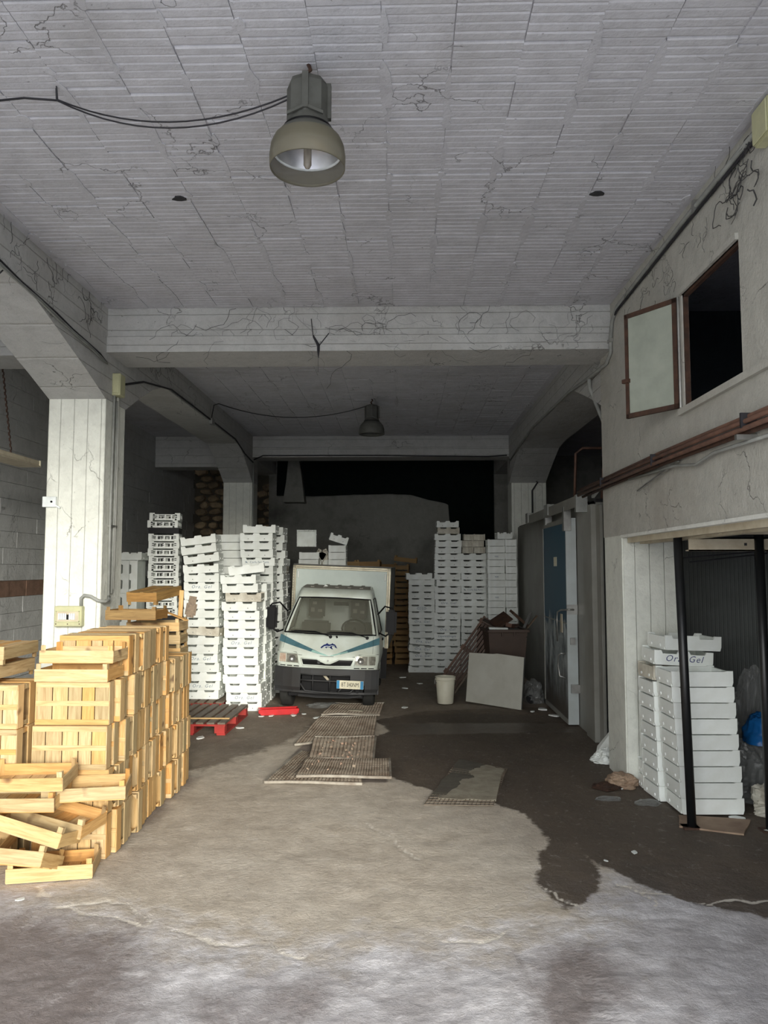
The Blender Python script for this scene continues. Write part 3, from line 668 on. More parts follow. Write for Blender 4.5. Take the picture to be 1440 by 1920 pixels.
# brown crates piled at the back
BG = 'brown crates piled behind the truck'
for c_ in range(2):
    for k in range(16 if c_ == 0 else 17):
        crate((-.36 + .33 * c_ + rng.uniform(-.02, .02), 15.7 + rng.uniform(-.03, .03), .002 + k * .117), (0, 0, R_(90 + rng.uniform(-4, 4))), f'brown crate end-on, {ORD[k+1]} from the floor in the {"column next to the truck" if c_ == 0 else "column next to the foam boxes"}', BG, 'b')
for (x, y_, z, ry, rz, lb_) in ((-.36, 15.7, 1.90, 0, 2, 'brown crate lying flat on top of the rear crate pile'), (.06, 15.72, 2.03, 7, -4, 'brown crate tilted on top of the rear crate pile'),
    (-1.02, 13.7, 1.935, 0, 12, 'brown crate lying on the truck box roof beside foam boxes'), (-.62, 13.75, 1.935, -1, -5, 'long brown crate lying on the truck box roof')):
    crate((x, y_, z), (0, R_(ry), R_(rz)), lb_, 'brown crates on top of the pile and truck', 'b')

# ================================================================ WHITE FOAM FISH BOXES
FW, FD, FH = .48, .36, .121
def foam_mesh(kind, seed):
    b = MB(); w, d, h, t = FW / 2, FD / 2, FH - .002, .022; c = .010
    nd = .026 if kind != 'plain' else .006
    # front and back walls with two handle notches in the rim
    if kind == 'plain':
        rim = [(-w, h), (-w + .05, h), (-w + .06, h - nd), (w - .06, h - nd), (w - .05, h), (w, h)]
    else:
        rim = [(-w, h), (-w + .055, h), (-w + .068, h - nd), (-.055, h - nd), (-.042, h), (.042, h), (.055, h - nd), (w - .068, h - nd), (w - .055, h), (w, h)]
    poly = [(w - c, 0), (-w + c, 0), (-w, .03)] + rim + [(w, .03)]
    b.prism(poly, 'y', -d, -d + t); b.prism(poly, 'y', d - t, d)
    for s in (-1, 1):
        b.prism([(-d + t, 0), (d - t, 0), (d - t, h - .012), (-d + t, h - .012)], 'x', *sorted((s * (w - .001), s * (w - t))))
    b.box(-w + t, w - t, -d + t, d - t, .0, .018)
    return b.mesh('tray')
FOAM = {}
for k in ('notch', 'plain'):
    for m_ in ('foam', 'foam_dirty'):
        me_ = foam_mesh(k, 0); me_.materials.append(M[m_]); FOAM[k, m_] = me_
nub = MB()
for s in (-1, 1):
    for y_ in (-.085, .085):
        nub.tube([(s * (FW / 2 - .004), y_, .03), (s * (FW / 2 + .006), y_, .03)], .012, 6)
nub_me = nub.mesh('drain_nub'); M['nub'] = simple('light_through_nub', (.95, .97, .95), .5); nub_me.materials.append(M['nub'])  # extra white imitates light passing through the drain bumps
hole = MB()
for x in (-.12, .12): hole.tube([(x, -FD / 2 - .0015, .035), (x, -FD / 2 + .002, .035)], .0075, 6)
hole_me = hole.mesh('drain_hole'); hole_me.materials.append(M['conduit'])
TXT = {}
def text_mesh(s, size, shear=.25, mat='ink', off=.0, w=1.0):
    k = (s, size, shear, mat, w)
    if k in TXT: return TXT[k]
    c = bpy.data.curves.new('lettering', 'FONT'); c.body = s; c.size = size; c.shear = shear; c.align_x = 'CENTER'; c.align_y = 'CENTER'; c.offset = off; c.space_character = w; c.resolution_u = 2
    o = bpy.data.objects.new('lettering', c); COL.objects.link(o); dg = bpy.context.evaluated_depsgraph_get(); me_ = bpy.data.meshes.new_from_object(o.evaluated_get(dg)); COL.objects.unlink(o); bpy.data.objects.remove(o)
    for v in me_.vertices: v.co = (v.co.x, 0, v.co.y)
    me_.materials.clear(); me_.materials.append(M[mat]); TXT[k] = me_; return me_
PR = {'O': ('Ora. Gel', .062, .3, 'ink', 1.25), 'o': ('Ora. Gel', .058, .3, 'ink', 1.25), 'C': ('Corfu Sea Farm', .044, 0, 'ink', 1.0), 'D': ('ODDO', .050, 0, 'ink', 1.1), 'L': ('Lopemressogris', .050, .1, 'ink', 1.0), 'P': ('Ora. Gel', .075, .3, 'ink2', 1.15), 'r': ('MARE', .04, 0, 'ink', 1)}
def fish_box(loc, rot, label, group, kind='notch', dirty=False, prt=None, scale=None, side=True):
    r = thing('fish_box', label, 'box', loc, rot, group)
    if scale: r.scale = scale
    def ch(n, me_, **k):
        o = bpy.data.objects.new(n, me_); COL.objects.link(o); o.parent = r
        if 'loc' in k: o.location = k['loc']
        return o
    ch('tray', FOAM[kind, 'foam_dirty' if dirty else 'foam'])
    if side: ch('drain_nub', nub_me)
    if prt:
        s, sz, shr, mt_, w = PR[prt]; o = ch('lettering', text_mesh(s, sz, shr, mt_, 0, w), loc=(.015 if prt == 'C' else 0, -FD / 2 - .0012, .055)); o['label'] = f'printed lettering {s}'
        if prt == 'C':
            m_ = MB().tube([(-.19, -FD / 2 - .001, .042), (-.175, -FD / 2 - .001, .065), (-.16, -FD / 2 - .001, .042), (-.175, -FD / 2 - .001, .052), (-.19, -FD / 2 - .001, .07)], .004, 4); link('emblem', m_, M['ink'], r)
        if prt == 'D':
            p_ = [(.085 * math.cos(a * .3142 * 1), -FD / 2 - .001, .055 + .032 * math.sin(a * .3142)) for a in range(21)]; link('oval_border', MB().tube(p_, .002, 4), M['ink'], r)
    elif kind == 'notch' and rng.random() < .45: ch('drain_hole', hole_me)
    return r
def stack(x, yf, z0, n, desc, rz=0, prints={}, jit=.012, kind='notch', dirty=(), shape=None, rev=False, scale=None, pitch=FH, top=True, side=True):
    """n boxes, their front edge at yf; index 0 is the lowest. shape(i) -> (dx, dy, dz, rx, ry, rz)"""
    for i in range(n):
        dx, dy, dz, rx, ry, r_ = shape(i) if shape else (0, 0, 0, 0, 0, 0)
        k = n - i; pos = 'topmost' if k == 1 else ORD[k] + ' from the top'
        dd = FD / 2 * (scale[1] if scale else 1)
        extra = {'O': ' printed', 'C': ' printed', 'D': ' printed', 'L': ' printed', 'P': ' printed'}.get(prints.get(i), '')
        fish_box((x + dx + rng.uniform(-jit, jit), yf + dd + dy + rng.uniform(-jit, jit), z0 + i * pitch + .001 + dz), (R_(rx), R_(ry), R_(rz + r_ + rng.uniform(-1.3, 1.3))),
                 f'{"soiled" if i in dirty else "printed" if extra else "white"} foam fish box, {pos} of the {desc}', 'foam boxes in the ' + desc, kind, i in dirty, prints.get(i), scale, side)
# pallets first (stack A stands on the rear one)
def pallet(loc, rz, lb_):
    t = thing('pallet', lb_, 'pallet', loc, (0, 0, R_(rz)))
    for i in range(7):
        link('deck_board', MB().box(-.42 + i * .125 + (0), -.42 + i * .125 + .088, -.60, .60, .122, .142), M['wgrey'], t)
    for y_ in (-.55, 0, .55):
        link('stringer_board', MB().box(-.42, .42, y_ - .05, y_ + .05, .10, .121), M['redp'] if y_ < 0 else M['wgrey'], t)
        for x_ in (-.355, 0, .355):
            link('block', MB().box(x_ - .06, x_ + .06, y_ - .05, y_ + .05, .022, .10), M['redp'], t)
    for x_ in (-.37, 0, .37): link('runner', MB().box(x_ - .05, x_ + .05, -.6, .6, .0, .021), M['redp'], t)
    return t
pallet((-2.44, 9.50, 0), -1, 'worn wooden pallet with red painted blocks behind the crate wall')
pallet((-2.80, 10.85, 0), 0, 'grey wooden pallet under the stack of printed foam boxes')
single('loose_slat', MB().box(-.42, .42, -.02, .02, 0, .012), M['wx'], 'yellow slat lying across the red blocked pallet', 'slat', loc=(-2.45, 9.12, .143))
def shA(i):
    if i >= 15: t = i - 15; return (-.03 - .018 * t, -.02, .02 + .004 * t, 0, -7, 2)
    if i == 7: return (.0, -.02, .0, -2, 3, -5)
    if i == 14: return (-.03, 0, .0, 0, -3, 3)
    if i < 7: return (.03 * math.sin(i), 0, 0, 0, 0, 0)
    return (-.015, 0, 0, 0, 0, 0)
stack(-2.72, 10.45, .143, 18, 'leaning printed stack on the pallet', shape=shA, prints={1: 'O', 4: 'O', 12: 'O'}, dirty=(7,), jit=.010)
def shB(i):
    if i == 15: return (.03, .05, .02, 2, -7, 9)
    if i in (13, 14): return (-.01 - .02 * (i - 12), -.01, 0, 0, -1, 2)
    if i == 12: return (.02, 0, 0, 0, 0, 3)
    if i == 11: return (-.02, 0, 0, 0, 0, -2)
    if i < 3: return (.04, 0, 0, 0, 0, 0)
    return (0, 0, 0, 0, 0, 0)
stack(-2.17, 10.38, .0, 16, 'floor stack by the red tray', shape=shB, prints={1: 'o', 7: 'O'}, dirty=(12,), jit=.014)
stack(-2.15, 10.80, .0, 14, 'second stack behind the tray', jit=.012)
stack(-2.14, 11.24, .0, 21, 'tall stack behind the floor stack', prints={16: 'C'}, jit=.012, shape=lambda i: (.03 if i in (16, 20) else 0, 0, 0, 0, 0, 0))
stack(-2.09, 11.92, .0, 21, 'stack by the truck mirror', jit=.014, prints={17: 'r'}, shape=lambda i: (.0, 0, 0, 0, 0, (i * 37 % 5) - 2))
stack(-2.12, 12.45, .0, 17, 'stack against the cargo box', jit=.018, dirty=(15,), shape=lambda i: (0, 0, 0, 0, 0, (i * 53 % 7) - 3))
stack(-2.64, 11.62, .0, 20, 'plain stack behind the pallet', kind='plain', jit=.014)
# boxes on the truck roof
for (x, y_, z, rx, ry, rz, k, lb_) in (
    (-1.60, 13.2, 1.935, 0, 0, 0, 'plain', 'white foam box lying on the cargo roof, nearest the stacks'), (-1.60, 13.2, 2.058, 0, 0, 4, 'plain', 'white foam box on top of the first roof box'), (-1.67, 13.35, 2.42, 90, 0, 6, 'notch', 'white foam box standing on edge on the roof pile'),
    (-1.42, 13.45, 1.935, 0, 0, 3, 'plain', 'white foam box under the two leaning roof boxes')):
    fish_box((x, y_, z), (R_(rx), R_(ry), R_(rz)), lb_, 'foam boxes on the truck roof', k, scale=(.7, .8, 1))
for j, (x, a) in enumerate(((-1.45, 28), (-1.33, -24))):
    fish_box((x, 13.35, 2.06), (R_(90), R_(a), 0), ['foam box leaning to one side between the roof boxes', 'foam box leaning back against its neighbour on the roof'][j], 'foam boxes on the truck roof', 'plain', True, scale=(.36, .9, 1))
for i in range(3):
    fish_box((-1.12, 13.3, 1.935 + .122 * i), (0, 0, R_(rng.uniform(-2, 2))), f'foam box {["lowest", "middle", "third"][i]} of the small stack under the tipped roof box', 'foam boxes on the truck roof', 'plain', scale=(.62, .8, 1))
fish_box((-1.13, 13.3, 2.345), (0, R_(17), R_(8)), 'tipped foam box crowning the small stack on the truck roof', 'foam boxes on the truck roof', 'notch', scale=(.66, .8, 1.1))
# left aisle: openwork fish crates on black crates, boxes stood on end
def open_mesh():
    b = MB(); w, d, h = .22, .18, .108
    for s in (-1, 1):
        for (za, zb) in ((0, .028), (.075, h - .02)): b.box(-w + .05, w - .05, *sorted((s * d, s * (d - .02))), za, zb)
        for x in (-w, w - .075): b.box(x, x + .075, *sorted((s * d, s * (d - .02))), 0, h)
        for (x0, x1) in ((-.11, -.085), (.085, .11), (-.02, .02)): b.box(x0, x1, *sorted((s * d, s * (d - .015))), .028, .075)
        for (za, zb) in ((0, .03), (.08, h)): b.box(*sorted((s * w, s * (w - .018))), -d + .02, d - .02, za, zb)
        for y in (-.13, -.03, .07): b.box(*sorted((s * w, s * (w - .015))), y, y + .05, .03, .08)
    b.box(-w + .02, w - .02, -d + .02, d - .02, 0, .012); return b.mesh('tray')
open_me = open_mesh(); open_me.materials.append(M['foam'])
ink_bits = MB()
for x in (-.17, -.03, .15):
    for z in (.04, .065): ink_bits.box(x, x + .028, -.1815, -.1802, z, z + .012)
ink_me = ink_bits.mesh('printed_mark'); ink_me.materials.append(M['cable'])
for i in range(13):
    z = 1.21 + i * .1095 + (.09 if i > 10 else 0)
    r = thing('openwork_crate', f'white openwork fish crate, {ORD[13-i] + " from the top" if i < 12 else "topmost"} of the banded stack', 'crate', (-3.57 + rng.uniform(-.012, .012), 11.48, z), (0, 0, R_(rng.uniform(-2, 2) + 9)), 'openwork crates in the banded stack')
    for n_, m_ in (('tray', open_me), ('printed_mark', ink_me)):
        o = bpy.data.objects.new(n_, m_); COL.objects.link(o); o.parent = r
def black_crate(x, y, z, h, lb_, w=.44, d=.36):
    t = thing('black_crate', lb_, 'crate', (x, y, z), (0, 0, R_(9)))
    link('tub', MB().box(-w / 2, w / 2, -d / 2, d / 2, 0, h - .01), M['black'], t, bevel=.01)
    link('rim', MB().box(-w / 2 - .006, w / 2 + .006, -d / 2 - .006, d / 2 + .006, h - .03, h - .004), M['black'], t)
black_crate(-3.57, 11.48, 2.416, .088, 'black tray standing in for the dark strap gap between top openwork crates')  # tray added to fill the stack's dark strap gap
for i in range(3): black_crate(-3.57, 11.48, .002 + i * .402, .40, f'black plastic crate, {ORD[i+1]} from the floor under the openwork crates')
for i in range(3): black_crate(-4.12, 11.55, .002 + i * .35, .345, f'black plastic crate, {ORD[i+1]} from the floor under the boxes stood on end', w=.56)
for lv in range(2):
    for c_ in range(4):
        r = fish_box((-4.30 + .125 * c_, 11.5, 1.055 + .24 + lv * .482), (0, R_(-90), 0), f'foam box stood on end, {ORD[c_+1]} from the pillar side, {"upper" if lv else "lower"} level', 'foam boxes stood on end', 'notch', prt='D' if (lv == 1 and c_ == 1) else None)
for i in range(1): stack(-4.10, 11.32, 2.022, 1, 'row of boxes stood on end', kind='notch')
# right hand stacks at the back
def shF(i):
    if i == 0: return (-.02, -.03, 0, 0, 0, 0)
    if i in (3, 4): return (-.01, 0, .012 * (i - 3) + .004, 0, 5, 4)
    if i == 14: return (-.06, -.02, .0, 0, 0, 2)
    return (0, 0, .02 if i > 4 else 0, 0, 0, 0)
stack(.355, 14.3, .0, 15, 'stack closest to the brown crates', shape=shF, prints={2: 'O', 3: 'O', 4: 'O', 7: 'O', 9: 'D'}, jit=.010)
stack(.83, 14.25, .0, 21, 'stack behind the white bucket', prints={5: 'L', 6: 'O', 10: 'O'}, jit=.013, shape=lambda i: (.01 if i > 15 else -.01 if i < 7 else 0, 0, 0, 0, 0, 6 if i == 13 else 0))
stack(.86, 14.40, 2.545, 2, 'pair perched behind the bucket stack', kind='notch', jit=.02, dirty=(0,), scale=(.85, .9, 1))
stack(1.31, 14.25, .0, 18, 'stack behind the brown bin', prints={3: 'C', 4: 'O', 5: 'O', 12: 'C'}, jit=.010)
for i, (x, z) in enumerate(((1.22, 2.18), (1.22, 2.30), (1.45, 2.18), (1.42, 2.30), (1.25, 2.42), (1.44, 2.42))):
    fish_box((x, 14.58, z + .005), (0, 0, R_(rng.uniform(-4, 4))), f'dim foam box above the bin stack, {["lower near", "middle near", "lower far", "middle far", "upper near", "upper far"][i]} one', 'foam boxes above the bin stack', 'plain', True, scale=(.44, .5, 1))
GD = (.64, .9, 1)
stack(1.665, 13.75, .0, 20, 'wider narrow stack by the pillar', kind='plain', scale=GD, jit=.006, prints={7: 'r', 11: 'r', 14: 'r', 17: 'r'})
stack(1.93, 13.75, .0, 20, 'narrowest stack against the pillar', kind='plain', scale=(.42, .9, 1), jit=.005)
fish_box((1.82, 13.92, 2.425), (0, 0, R_(2)), 'single foam box bridging the two narrow stacks by the far pillar', 'foam boxes by the far pillar', 'notch', scale=(.56, .9, 1))
# stacks in the lower right bay
stack(2.36, 6.12, .014, 9, 'smooth stack behind the pole', kind='plain', jit=.002, shape=lambda i: (.018 - .0065 * i, 0, 0, 0, 0, 1))
def shR(i):
    if i == 10: return (.06, -.02, .01, 0, 2, 6)
    if i == 9: return (.0, -.01, .008, 1, 3, 0)
    if i == 8: return (-.02, 0, 0, 0, 2, 3)
    return (.0 - .003 * i, 0, 0, 0, 0, 3)
stack(2.32, 6.50, .002, 11, 'bent stack by the near pillar', jit=.004, shape=shR, prints={9: 'P'}, dirty=(8,))
stack(2.22, 6.86, .002, 2, 'low pair at the pillar foot', kind='plain', scale=(.62, .34, 1.05), jit=.002)
# ================================================================ THE SMALL BOX TRUCK
TR = thing('truck', 'small white box truck with teal stripes and a dolphin emblem, parked nose out', 'truck', (-1.05, 10.36, 0), (0, 0, R_(-1.2)))
ROLL = (0, R_(2.2), 0)
PF = [(.10, .50, .655, .06), (.05, .56, .675, .10), (.04, .66, .69, .12), (.05, .745, .692, .13), (.10, .80, .69, .13), (.17, .88, .682, .12), (.24, .96, .672, .11), (.27, .995, .664, .10), (.40, 1.14, .635, .09), (.56, 1.31, .592, .08), (.73, 1.475, .548, .07), (.80, 1.55, .53, .06), (.90, 1.60, .515, .045), (1.05, 1.63, .50, .03), (1.25, 1.64, .50, .02), (1.45, 1.635, .50, .02)]
ZP = [p[1] for p in PF]
def prof_at(z):
    z = min(max(z, ZP[0]), 1.6)
    for a, b in zip(PF[:13], PF[1:13]):
        if a[1] <= z <= b[1]:
            t = (z - a[1]) / (b[1] - a[1]); return [a[i] + (b[i] - a[i]) * t for i in range(4)]
    return list(PF[12])
def fs(x, z, off=0):
    y, _, hw, c = prof_at(z); t = min(abs(x) / hw, 1.0); return (x, y + c * t ** 3 - off, z)
def patch(pts_rows, off, thick=0):
    """quad patch on the front skin: pts_rows = rows of (x, z)"""
    b = MB(); nr = len(pts_rows); nc = len(pts_rows[0])
    b.add([fs(x, z, off) for r in pts_rows for x, z in r], [(j * nc + i, j * nc + i + 1, (j + 1) * nc + i + 1, (j + 1) * nc + i) for j in range(nr - 1) for i in range(nc - 1)]); return b
def quadpatch(a, b_, c, d, off, nu=8, nv=3):
    rows_ = []
    for j in range(nv + 1):
        v = j / nv; rows_.append([((a[0] + (b_[0] - a[0]) * u) * (1 - v) + (d[0] + (c[0] - d[0]) * u) * v, (a[1] + (b_[1] - a[1]) * u) * (1 - v) + (d[1] + (c[1] - d[1]) * u) * v) for u in [i / nu for i in range(nu + 1)]])
    return patch(rows_, off)
NT = 16
def pt(i, j):
    y, z, hw, c = PF[j]; t = -1 + 2 * i / NT; t = math.copysign(abs(t) ** .85, t); return (hw * t, y + c * abs(t) ** 3, z)
cabm = MB(); n0 = 0
cabm.v += [pt(i, j) for j in range(len(PF)) for i in range(NT + 1)]
for j in range(len(PF) - 1):
    for i in range(NT):
        if 7 <= j <= 9 and 1 <= i <= NT - 2: continue
        a = j * (NT + 1) + i; cabm.f.append((a, a + 1, a + NT + 2, a + NT + 1))
# sides
SZ = [.30, .50, .66, .80, .96, 1.0, 1.14, 1.31, 1.475, 1.55, 1.60]
def side_pt(s, u, z):
    y, _, hw, c = prof_at(max(z, .5)); y0 = y + c
    if z < .5: hw = .66
    return (s * hw, y0 + (1.45 - y0) * u, z)
US = [0, .10, .30, .5, .62, .9, 1]
glass_side = {}
for s in (-1, 1):
    n = len(US); base = len(cabm.v); cabm.v += [side_pt(s, u, z) for z in SZ for u in US]
    for j in range(len(SZ) - 1):
        for i in range(n - 1):
            if j == 0 and i in (1, 2): continue
            if 5 <= j <= 7 and 1 <= i <= 4: continue
            a = base + j * n + i; cabm.f.append((a, a + 1, a + n + 1, a + n))
    g = MB(); g.add([side_pt(s, u, z) for u, z in ((.10, 1.0), (.9, 1.0), (.9, 1.475), (.10, 1.475))], [(0, 1, 2, 3)]); glass_side[s] = g
# back wall with rear window opening left solid
cabm.add([(-.66, 1.45, .3), (.66, 1.45, .3), (.66, 1.45, 1.0), (-.66, 1.45, 1.0), (-.50, 1.45, 1.635), (.50, 1.45, 1.635)], [(0, 1, 2, 3), (3, 2, 5, 4)])
cabo = link('cab', cabm, M['truckw'], TR, smooth=False, rot=ROLL)
try:
    for p in cabo.data.polygons: p.use_smooth = True
    cabo.data.set_sharp_from_angle(angle=R_(38))
except Exception: pass
sol = cabo.modifiers.new('skin', 'SOLIDIFY'); sol.thickness = .012; sol.offset = -1
def tp(name, b, m, parent=TR, **k):
    if parent is TR: k.setdefault('rot', ROLL)
    return link(name, b, m, parent, **k)
# roof dust cap is a real roof panel
rp = MB(); rp.add([(PF[j][2] * t * .97, PF[j][0] + PF[j][3] * abs(t) ** 3 - .002, PF[j][1] + .006) for j in (12, 13, 14, 15) for t in (-1, -.6, -.2, .2, .6, 1)], [(r * 6 + i, r * 6 + i + 1, (r + 1) * 6 + i + 1, (r + 1) * 6 + i) for r in range(3) for i in range(5)])
tp('roof_panel', rp, M['truckroof'], label='dust covered cab roof')
for x in (-.36, -.18, 0, .18, .36): tp('roof_rib', MB().bar((x, .98, 1.624), (x, 1.42, 1.648), .05, .012), M['truckroof'], smooth=False)
# windscreen
xr = lambda z, k=.945: prof_at(z)[2] * k
ws = []
for z in (1.0, 1.1, 1.2, 1.3, 1.4, 1.472):
    w_ = prof_at(z)[2] * .965; ws.append([(-w_ + 2 * w_ * i / 12, z) for i in range(13)])
tp('windscreen', patch(ws, -.004), M['dustglass'], smooth=True, label='dusty olive-grey windscreen')
seal = MB()
edge = [(x, z) for x, z in [(-.635, 1.003), (-.3, 1.0), (0, .998), (.3, 1.0), (.635, 1.003), (.60, 1.15), (.555, 1.33), (.515, 1.468), (.25, 1.478), (0, 1.48), (-.25, 1.478), (-.515, 1.468), (-.555, 1.33), (-.60, 1.15), (-.635, 1.003)]]
seal.tube([fs(x, z, .004) for x, z in edge], .011, 6); tp('windscreen_seal', seal, M['black'], smooth=True)
for s in (-1, 1):
    tp('side_window', glass_side[s], M['darkglass'])
    fr = MB(); fr.tube([side_pt(s, u, z) for u, z in ((.10, 1.0), (.9, 1.0), (.9, 1.475), (.10, 1.475), (.10, 1.0))], .009, 6); tp('window_frame', fr, M['black'])
    tp('door_handle', MB().box(*sorted((s * .675, s * .70)), 1.20, 1.34, .86, .89), M['black'])
# interior: seats, wheel, mirror, dash
for x in (-.30, .33):
    st = tp('seat', MB().box(x - .21, x + .21, 1.08, 1.20, .62, 1.12).box(x - .21, x + .21, .72, 1.15, .55, .68), M['seat'], bevel=.03)
    hd = MB().box(x - .12, x + .12, 1.10, 1.18, 1.16, 1.46); link('headrest', hd, M['seat'], st, bevel=.025)
    link('headrest_patch', MB().box(x - .085, x - .03, 1.092, 1.10, 1.25, 1.31).box(x - .06, x - .0, 1.092, 1.10, 1.36, 1.40).box(x + .02, x + .08, 1.092, 1.10, 1.25, 1.29), M['dustseat'], st)
tp('dashboard', MB().prism([(.36, .86), (.36, 1.02), (.52, 1.035), (.62, .98), (.62, .86)], 'x', -.6, .6), M['seat'])
sw = MB(); sw.tube([(.30 + .17 * math.cos(a), .66 + .05 * math.sin(a), 1.06 + .12 * math.sin(a)) for a in [i * math.pi / 8 for i in range(17)]], .013, 6); sw.tube([(.30, .60, 1.0), (.30, .66, 1.06)], .03, 8)
tp('steering_wheel', sw, M['black'], smooth=True)
tp('rear_view_mirror', MB().box(-.02, .20, .80, .82, 1.37, 1.42), M['black'], bevel=.008)
# wipers, washer jet
for x0, x1 in (((.02), (-.50)), ((.52), (.0))):
    wp = MB(); wp.tube([fs(x0, .972, .012), fs(x0 - .08, .995, .022), fs(x0 - .22, 1.03, .022), fs(x1, 1.026, .014)], .007, 5); wp.tube([fs(x0, .968, -.005), fs(x0, .968, .025)], .022, 10); wp.tube([fs(x0 - .16, 1.018, .012), fs(x1 - .04, 1.02, .010)], .006, 5); tp('wiper', wp, M['black'])
tp('washer_jet', MB().tube([fs(.11, .955, -.005), fs(.10, .985, .02)], .013, 6), M['black'])
# hood seams, stripes, emblem
tp('hood_seam', MB().tube([fs(-.60, .99, .001), fs(-.62, .80, .001)], .002, 4).tube([fs(.60, .99, .001), fs(.61, .77, .001)], .002, 4).tube([fs(-.69, .765, .001), fs(-.42, .762, .002), fs(-.39, .728, .002), fs(0, .722, .003), fs(.40, .728, .002), fs(.43, .757, .002), fs(.69, .760, .001)], .0035, 4), M['black'])
tp('stripe', quadpatch((-.686, .975), (-.08, .765), (-.12, .752), (-.69, .885), .0035, 10, 3), M['teal'], label='teal wedge stripe')
tp('stripe', quadpatch((.686, .975), (.14, .765), (.18, .755), (.69, .885), .0035, 10, 3), M['teal'], label='teal wedge stripe')
tp('stripe_tip', quadpatch((-.20, .80), (.03, .735), (-.02, .730), (-.22, .778), .0045, 6, 2), M['aqua'])
tp('stripe_tip', quadpatch((.27, .80), (.03, .735), (.06, .730), (.28, .783), .0045, 6, 2), M['aqua'])
def decal(pts, off, m, name='emblem', **k):
    # fan polygon on the skin
    b = MB(); b.add([fs(x, z, off) for x, z in pts], [tuple(range(len(pts)))]); return tp(name, b, m, **k)
def dolphin(ox, oz, s):
    P = [(-.09, -.012), (-.075, .006), (-.05, .024), (-.02, .034), (-.012, .048), (.004, .034), (.03, .028), (.05, .012), (.062, -.01), (.078, -.028), (.052, -.022), (.03, -.006), (-.005, .002), (-.012, -.02), (-.028, -.002), (-.06, -.006), (-.072, -.02)]
    return [(ox + x * s, oz + z * s) for x, z in P]
for i, (ox, oz, s) in enumerate(((.065, .852, .85), (-.005, .842, 1.05))):
    d = dolphin(ox, oz, s); b = MB(); c_ = [fs(x, z, .005 + .001 * i) for x, z in d]
    # strip triangulation between upper and lower outlines
    up = d[:10]; lo = [d[0]] + d[::-1][:7] + [d[9]]
    m_ = MB(); 
    for q in range(9):
        a1, a2 = up[q], up[q + 1]; b1, b2 = lo[min(q, 8)], lo[min(q + 1, 8)]
        m_.add([fs(*a1, .005 + .001 * i), fs(*a2, .005 + .001 * i), fs(*b2, .005 + .001 * i), fs(*b1, .005 + .001 * i)], [(0, 1, 2, 3)])
    tp('dolphin_emblem', m_, M['navy'], label='leaping dolphin in dark blue'); 
    tp('dolphin_belly', MB().tube([fs(ox - .05 * s, oz + .000 * s, .008), fs(ox - .01 * s, oz + .010 * s, .008), fs(ox + .035 * s, oz + .004 * s, .008)], .005 * s, 4), M['whitep'])
# grille and headlights
gr = [(-.345, .685), (-.13, .685), (-.07, .655), (-.01, .632), (.05, .632), (.10, .655), (.17, .690), (.36, .690)]
lo_ = [(-.315, .600), (-.13, .600), (-.07, .598), (-.01, .596), (.05, .596), (.10, .597), (.17, .600), (.33, .605)]
tp('grille_opening', patch([[(a[0]+(b_[0]-a[0])*t, a[1]+(b_[1]-a[1])*t) for a, b_ in zip(lo_, gr)] for t in (0, .33, .66, 1)], .014), M['black'])
tp('grille_border', MB().tube([fs(x, z, .015) for x, z in gr + lo_[::-1] + [gr[0]]], .009, 6), M['truckw'], smooth=True)
tp('horn', MB().tube([fs(-.10, .645, .01), fs(-.10, .645, .022)], .022, 12), M['bumper'])
tp('badge', MB().tube([fs(.02, .668, .008), fs(.02, .668, .018)], .014, 6), M['steel'])
for s in (-1, 1):
    x0, x1, x2 = .385, .555, .655
    hl = tp('headlight', patch([[(s * (x0 + (x2 - x0) * i / 6), z) for i in range(7)] for z in (.622, .68, .738)], .006), M['headl'])
    link('housing', MB().tube([fs(s * x, z, .008) for x, z in ((x0 - .012, .61), (x2, .615), (x2, .742), (x0 + .01, .746), (x0 - .012, .61))], .008, 6), M['truckw'], hl, smooth=True)
    link('reflector_bowl', MB().lathe([(.005, .0), (.035, .006), (.045, .016)], 14), M['steel'], hl, loc=fs(s * .46, .68, .012), rot=(R_(90), 0, 0), smooth=True)
    link('indicator', patch([[(s * (x1 + (x2 - .005 - x1) * i / 3), z) for i in range(4)] for z in (.626, .735)], .010), M['amber'] if s < 0 else M['headl'], hl, label='amber and clear indicator lens')
    link('divider', MB().tube([fs(s * x1, .625, .012), fs(s * x1, .737, .012)], .004, 4), M['truckw'], hl)
    for k in range(3):
        a = .37 + .095 * k; tp('vent_slot', patch([[(s * a, .573), (s * (a + .075), .573)], [(s * a, .585), (s * (a + .075), .585)]], .004), M['black'])
# bumper with open lower grille
def bs(x, z, o=0):
    t = min(abs(x) / .70, 1); return (x, .0 + .13 * t ** 3.2 + (.02 if z < .3 else 0) - o, z)
bx = [-.70, -.66, -.58, -.45, -.335, -.2, 0, .16, .33, .52, .60, .67, .70]; bz = [.235, .265, .31, .36, .42, .485, .535, .555]
bm = MB(); nb_ = len(bx)
bm.v += [bs(x, z) for z in bz for x in bx]
for j in range(len(bz) - 1):
    for i in range(nb_ - 1):
        x = (bx[i] + bx[i + 1]) / 2
        if 1 <= j <= 4 and -.335 < x < .33 or 1 <= j <= 2 and .33 < x < .52: continue
        a = j * nb_ + i; bm.f.append((a, a + 1, a + nb_ + 1, a + nb_))
